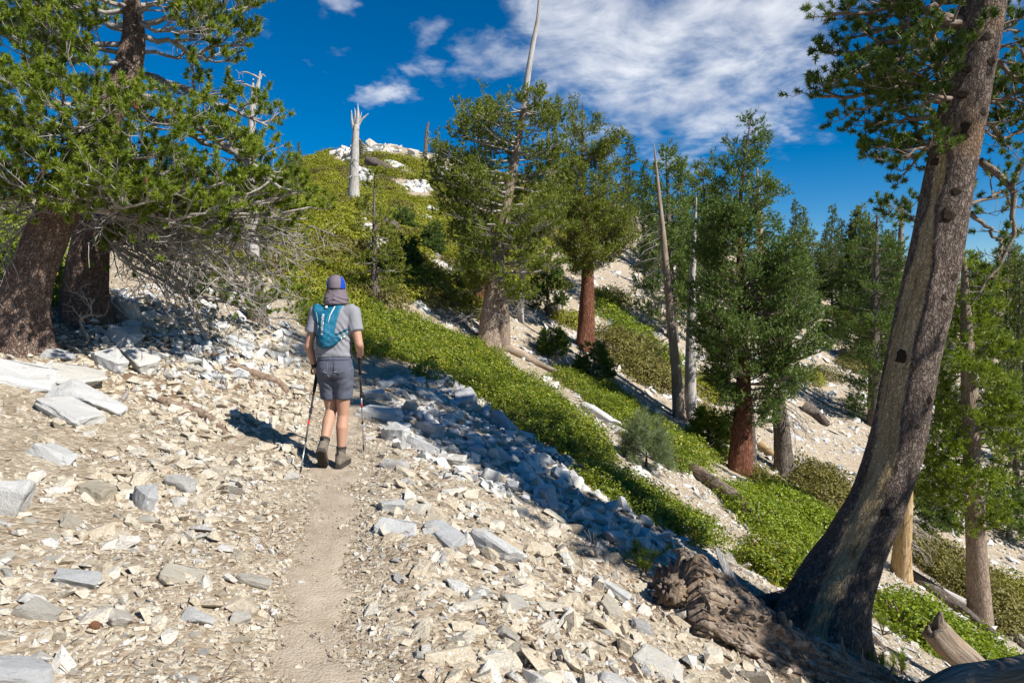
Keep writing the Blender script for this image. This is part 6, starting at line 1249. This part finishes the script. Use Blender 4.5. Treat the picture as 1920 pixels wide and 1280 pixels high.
for sg in (-1, 1):
    mb = MB(); V = []; th = np.radians(np.linspace(-68, -22, 12)); zz = np.linspace(1.69, 1.81, 12)
    tri = []
    for i, z in enumerate(zz):
        for a in th:
            f = math.sin(a*0+1); ang = math.radians(90)*sg-0; aa = a-.25*sg*0
            d = Vector((math.cos(aa)*sg, math.sin(aa), 0)); lim = max(0, 1-((z-1.70)/.105)**2)
            o_ = Vector((.012, .046, z)); 
            mid = math.radians(-28); a2 = mid+(a-math.radians(-45))*(.35+.65*lim); d = Vector((math.cos(a2)*sg, math.sin(a2), 0))
            h_ = BC.ray_cast(o_+d*.4, -d); p = h_[0] if h_[0] is not None else o_+d*.05; V.append(np.array(p)+np.array(d)*.003)
    k = (np.arange(11)[:, None]*12+np.arange(11)[None]).reshape(-1); mb.add(np.array(V), None, np.c_[k, k+1, k+13, k+12] if sg > 0 else np.c_[k, k+12, k+13, k+1])
    so2 = link('side_panel', mb.mesh('side_panel'), M['capblue'], co_); sm_ = so2.modifiers.new('t', 'SOLIDIFY'); sm_.thickness = .002
mb = MB(); th = np.radians(np.linspace(215, 325, 24)); V = []
for a in th:
    d = Vector((math.cos(a), math.sin(a), 0))
    for z in (1.684, 1.700):
        h_ = BC.ray_cast(Vector((.012, .046, z))+d*.4, -d); p = np.array(h_[0] if h_[0] is not None else Vector((.012, .046, z))+d*.1); V.append(p+np.array(d)*.006)
V = np.array(V); k = np.arange(23)*2; mb.add(V, None, np.c_[k, k+2, k+3, k+1]); o = link('strap', mb.mesh('strap'), M['black'], co_); o.modifiers.new('t', 'SOLIDIFY').thickness = .003
mb = MB(); tube(mb, [(.012, .12, 1.69), (.012, .17, 1.695), (.012, .20, 1.685), (.012, .225, 1.675)], [.075, .07, .055, .02], 16); V = mb.v[-1]; V[:, 2] = 1.69+(V[:, 2]-1.69)*.12; link('brim', mb.mesh('brim'), M['cap'], co_)
# watch strap, socks, shoes
mb = MB(); d = nrm(LW-LE); tube(mb, [LW-d*.022, LW-d*.016, LW+d*.010, LW+d*.016], [.030, .0355, .0355, .030], 18); link('wrist_band', mb.mesh('wrist_band'), M['black'], hk)
for A, K_, nm in ((RA, RK, 'r'), (LA, LK, 'l')):
    d = nrm(K_-A); mb = MB(); tube(mb, [A-d*.03, A, A+d*.04, A+d*.085, A+d*.09], [.048, .047, .048, .050, .046], 20, rough=1+.012*np.random.default_rng(3).normal(size=(5, 20))); sk = link('sock', mb.mesh('sock'), M['sock'], hk)
    mb = MB(); tube(mb, [A+d*.062, A+d*.066, A+d*.084, A+d*.088], [.049, .0518, .0522, .050], 20); link('cuff_band', mb.mesh('cuff_band'), M['sockd'], sk)
def shoe(A, fwd, up, nm):
    fwd = nrm(fwd); up = nrm(up-fwd*np.dot(up, fwd)); rt = np.cross(fwd, up)
    T = lambda x, y, z: A+rt*x+fwd*y+up*z
    b = MB(); h0 = -.105
    secs = [(-.085, .028, .050), (-.06, .041, .105), (-.02, .045, .118), (.03, .044, .095), (.09, .048, .065), (.14, .048, .052), (.18, .036, .040), (.20, .018, .03)]
    n = 20; th = np.arange(n)*2*math.pi/n; V = []
    for (y, w, h) in secs:
        for a in th: V.append(T(w*math.cos(a)*(1.0 if math.sin(a) < .2 else .82), y, h0+.022+h*(.5+.5*math.sin(a))))
    m = len(secs); i = np.arange(m-1)[:, None]*n; j = np.arange(n)[None]; k = (j+1) % n; q = np.stack([i+j, i+k, i+n+k, i+n+j], -1).reshape(-1, 4); V += [T(0, -.092, h0+.05), T(0, .208, h0+.03)]; e = m*n; jj = np.arange(n); kk = (jj+1) % n
    b.add(np.array(V), np.concatenate([np.c_[kk, jj, np.full(n, e)], np.c_[(m-1)*n+jj, (m-1)*n+kk, np.full(n, e+1)]]), q)
    prim_cap(b, T(0, -.015, h0+.07), T(0, -.018, h0+.108), .054, .052); me = fuse(b, 'shoe', .005, 4, .5)
    displace(me, lambda v: .0025*fbm(v*40, 3, 5)); so3 = link('shoe', me, M['shoe'], hk)
    mb = MB(); out = []; ol = [(-.095, .022), (-.088, .036), (-.05, .046), (.0, .044), (.05, .044), (.10, .051), (.15, .050), (.19, .036), (.21, .012)]; pts = [(w, y) for y, w in ol]+[(-w, y) for y, w in ol[::-1]]; N_ = len(pts)
    V = [T(x, y, h0) for x, y in pts]+[T(x*1.04, y, h0+.030+.006*(i % 2)) for i, (x, y) in enumerate(pts)]+[T(0, .05, h0), T(0, .05, h0+.03)]; jj = np.arange(N_); kk = (jj+1) % N_
    mb.add(np.array(V), np.concatenate([np.c_[kk, jj, np.full(N_, 2*N_)], np.c_[jj+N_, kk+N_, np.full(N_, 2*N_+1)]]), np.c_[jj, kk, kk+N_, jj+N_]); sl_ = link('sole', mb.mesh('sole', False), M['sole'], so3)
    mb = MB()
    for y in np.linspace(-.08, .17, 11):
        for sx in (-.022, .022):
            w, h, d_ = .016, .006, .009; c = [T(sx+a*w, y+b_*d_, h0-h*c_) for a in (-1, 1) for b_ in (-1, 1) for c_ in (0, 1)]; mb.add(np.array(c), None, [(0, 1, 3, 2), (4, 6, 7, 5), (0, 4, 5, 1), (2, 3, 7, 6), (1, 5, 7, 3), (0, 2, 6, 4)])
    link('lugs', mb.mesh('lugs', False), M['sole'], so3)
    mb = MB(); tube(mb, [T(0, -.068, h0+.135), T(0, -.082, h0+.150), T(0, -.076, h0+.170)], [.008, .009, .006], 8); link('pull_tab', mb.mesh('pull_tab'), M['black'], so3)
shoe(RA, np.array([.12, 1, -.0]), np.array([0, 0, 1.]), 'r')
shoe(LA, np.array([-.10, .70, -.72]), np.array([0, .72, .70]), 'l')
# pack: worn thing of its own
pk = empty('hydration_pack', HK, 'teal running pack with white lettering worn on the hiker back', 'backpack')
ptop = [B(180, 470), B(205, 445), B(235, 440), B(285, 490), B(345, 530), B(395, 545), B(440, 515), B(520, 465), B(585, 420), B(640, 430), B(612, 520), B(580, 620), B(558, 710), B(535, 800), B(520, 885), B(560, 905), B(610, 935), B(600, 975), B(540, 1035), B(470, 1070), B(365, 1085), B(290, 1062), B(240, 1040), B(222, 990), B(205, 900), B(250, 895), B(238, 800), B(215, 690), B(190, 570)]
def pprof(X, Z, ed):
    cx_ = (B(380, 0)[0]); z0 = B(0, 560)[1]; z1 = B(0, 1080)[1]; f = np.clip((z0-Z)/(z0-z1), 0, 1)
    return (.010+.050*np.sin(np.clip(f, 0, 1)*math.pi*.62)**1.2*np.exp(-((X-cx_)/.085)**2))*np.clip(ed/.016, .15, 1)**.7+.0025*fbm2(X*30, Z*30, 3, 6)+.003*np.sin((Z*1.0+X*.5)*110)*np.exp(-((X-cx_)/.09)**2)*f
pb = panel(BS, 'pack_body', ptop, M['pack'], pk, .03, .005, .01, pprof)
BP = bvh(pb.data)
def onpack(name, poly, mat, th=.004, du=.004, parent=None): return panel(BP, name, poly, mat, parent or pb, th, du, .003)
onpack('lower_pocket', [B(206, 903), B(250, 900), B(300, 925), B(365, 975), B(450, 950), B(520, 890), B(560, 908), B(606, 936), B(598, 972), B(540, 1030), B(470, 1064), B(365, 1078), B(290, 1056), B(242, 1034), B(222, 990)], M['pack2'], .007)
onpack('side_stretch_panel', [B(186, 500), B(228, 470), B(236, 560), B(270, 700), B(290, 860), B(260, 890), B(240, 800), B(216, 690)], M['pack2'], .004)
onpack('upper_opening', [B(275, 562), B(330, 570), B(385, 572), B(384, 582), B(330, 580), B(276, 572)], M['shirt'], .003, .003)
for pl in ([B(500, 520), B(522, 527), B(470, 640), B(448, 740), B(440, 740), B(455, 640)], [B(245, 600), B(254, 600), B(275, 690), B(292, 780), B(290, 850), B(281, 850), B(282, 780), B(266, 690)]): onpack('reflective_seam', pl, M['white'], .003, .0025)
onpack('cyan_seam', [B(480, 560), B(490, 560), B(430, 670), B(405, 800), B(396, 800), B(418, 670)], M['cyan'], .003, .003)
onpack('mesh_window', [B(460, 870), B(466, 915), B(408, 948)], M['pack2'], .003, .003)
def pstrip(name, pts, w, mat, tree, th=.006, parent=None):
    pts = np.array(pts); d = np.gradient(pts, axis=0); n = np.c_[-d[:, 1], d[:, 0]]; n = n/np.linalg.norm(n, axis=1, keepdims=True); return panel(tree, name, np.vstack([pts+n*w, (pts-n*w)[::-1]]), mat, parent or pk, th, .0035, .003)
pstrip('neck_piping', [B(232, 440), B(285, 492), B(345, 535), B(362, 540)], .004, M['cyan'], BP if False else BS, .013); pstrip('neck_piping', [B(408, 535), B(440, 517), B(520, 467), B(586, 422)], .004, M['cyan'], BS, .013)
pstrip('side_strap', [B(525, 900), B(580, 880), B(650, 850), B(690, 825)], .011, M['pack2'], BS, .010); pstrip('side_strap', [B(560, 935), B(620, 930), B(665, 900), B(700, 870)], .006, M['cyan'], BS, .010)
pstrip('side_strap', [B(214, 905), B(206, 890), B(196, 880)], .012, M['pack2'], BS, .008)
o = panel(BS, 'top_clip', [B(360, 515), B(408, 512), B(412, 550), B(372, 556)], M['white'], pk, .030, .004, .004); o2_ = panel(BS, 'side_buckle', [B(600, 935), B(660, 905), B(672, 925), B(612, 962)], M['white'], pk, .020, .0035, .003)
panel(BS, 'buckle_slot', [B(622, 930), B(632, 925), B(640, 945), B(630, 950)], M['black'], pk, .024, .0025, .002)
cu_ = bpy.data.curves.new('t', 'FONT'); cu_.body = 'NATHAN'; cu_.size = 1.0; cu_.resolution_u = 3; cu_.offset = .03
to = bpy.data.objects.new('t', cu_); COL.objects.link(to); tm = bpy.data.meshes.new_from_object(to.evaluated_get(bpy.context.evaluated_depsgraph_get())); bpy.data.objects.remove(to)
bm = bmesh.new(); bm.from_mesh(tm); bmesh.ops.triangulate(bm, faces=bm.faces[:]); bmesh.ops.subdivide_edges(bm, edges=[e for e in bm.edges if e.calc_length() > .12], cuts=3); bmesh.ops.triangulate(bm, faces=bm.faces[:]); bm.to_mesh(tm); bm.free()
v = mverts(tm); v[:, 0] -= v[:, 0].min(); wt = v[:, 0].max(); ht = v[:, 1].max(); x0, z0 = B(343, 628); x1, z1 = B(382, 892)
nv = np.zeros_like(v)
for i, p in enumerate(v):
    f = p[0]/wt; X = x0+(x1-x0)*0+(p[1]/ht)*abs(B(381, 0)[0]-B(343, 0)[0])+.012*0; Z = z0+(z1-z0)*f; Yy = back_y(BP, X, Z); nv[i] = (X, (Yy if Yy is not None else -.17)-.0022, Z)
setv(tm, nv); lo_ = link('lettering', tm, M['white'], pb)
# trekking poles, held: things of their own
def pole(Hc, tip, label, strap):
    top = Hc+nrm(Hc-tip)*.045; d = nrm(tip-top); L = np.linalg.norm(tip-top); rt = empty('trekking_pole', HK+tip, label, 'trekking pole', 'trekking poles of the hiker'); org = tip
    def seg(nm, a, b_, r, mat, par=rt, n=12):
        mb = MB(); rr = np.atleast_1d(r); pts = top+np.linspace(a, b_, max(len(rr), 2))[:, None]*d; tube(mb, pts-org, rr if len(rr) > 1 else [r, r], n); return link(nm, mb.mesh(nm), mat, par)
    seg('grip', -.01, .26, [.016, .019, .0165, .0185, .0165, .018, .0155, .0165, .014], M['black']); up = seg('upper_shaft', .26, L*.42, .0095, M['black']); seg('lock_collar', L*.42-.02, L*.42+.035, [.012, .0155, .0155, .0125], M['black'])
    md = seg('middle_shaft', L*.42+.03, L*.70, .0082, M['carbon'] if strap < 0 else M['alu']); seg('red_mark', L*.42+.10, L*.42+.15, .0088, M['red'], md); seg('lock_collar', L*.70-.012, L*.70+.018, [.0095, .012, .012, .0095], M['black']); seg('lower_shaft', L*.70, L-.05, .0068, M['alu']); seg('tip', L-.06, L, [.010, .0075, .0035], M['black'])
    mb = MB(); s0 = top-org; tube(mb, spline([s0, s0+np.array([strap*.03, -.03, .005]), s0+np.array([strap*.055, -.045, -.025]), s0+np.array([strap*.045, -.03, -.06]), s0+np.array([strap*.01, -.015, -.03])], 16), .007, 6); link('wrist_strap', mb.mesh('wrist_strap'), M['black'], rt)
SX = np.array([.92, 1, 1.])
hk.scale = (.92, 1, 1); pk.scale = (.92, 1, 1)
pole(LH*SX, Ltip, 'silver trekking pole in the hiker left hand', -1)
pole(RH*SX, Rtip, 'darker trekking pole in the hiker right hand planted on the outer trail edge', 1)
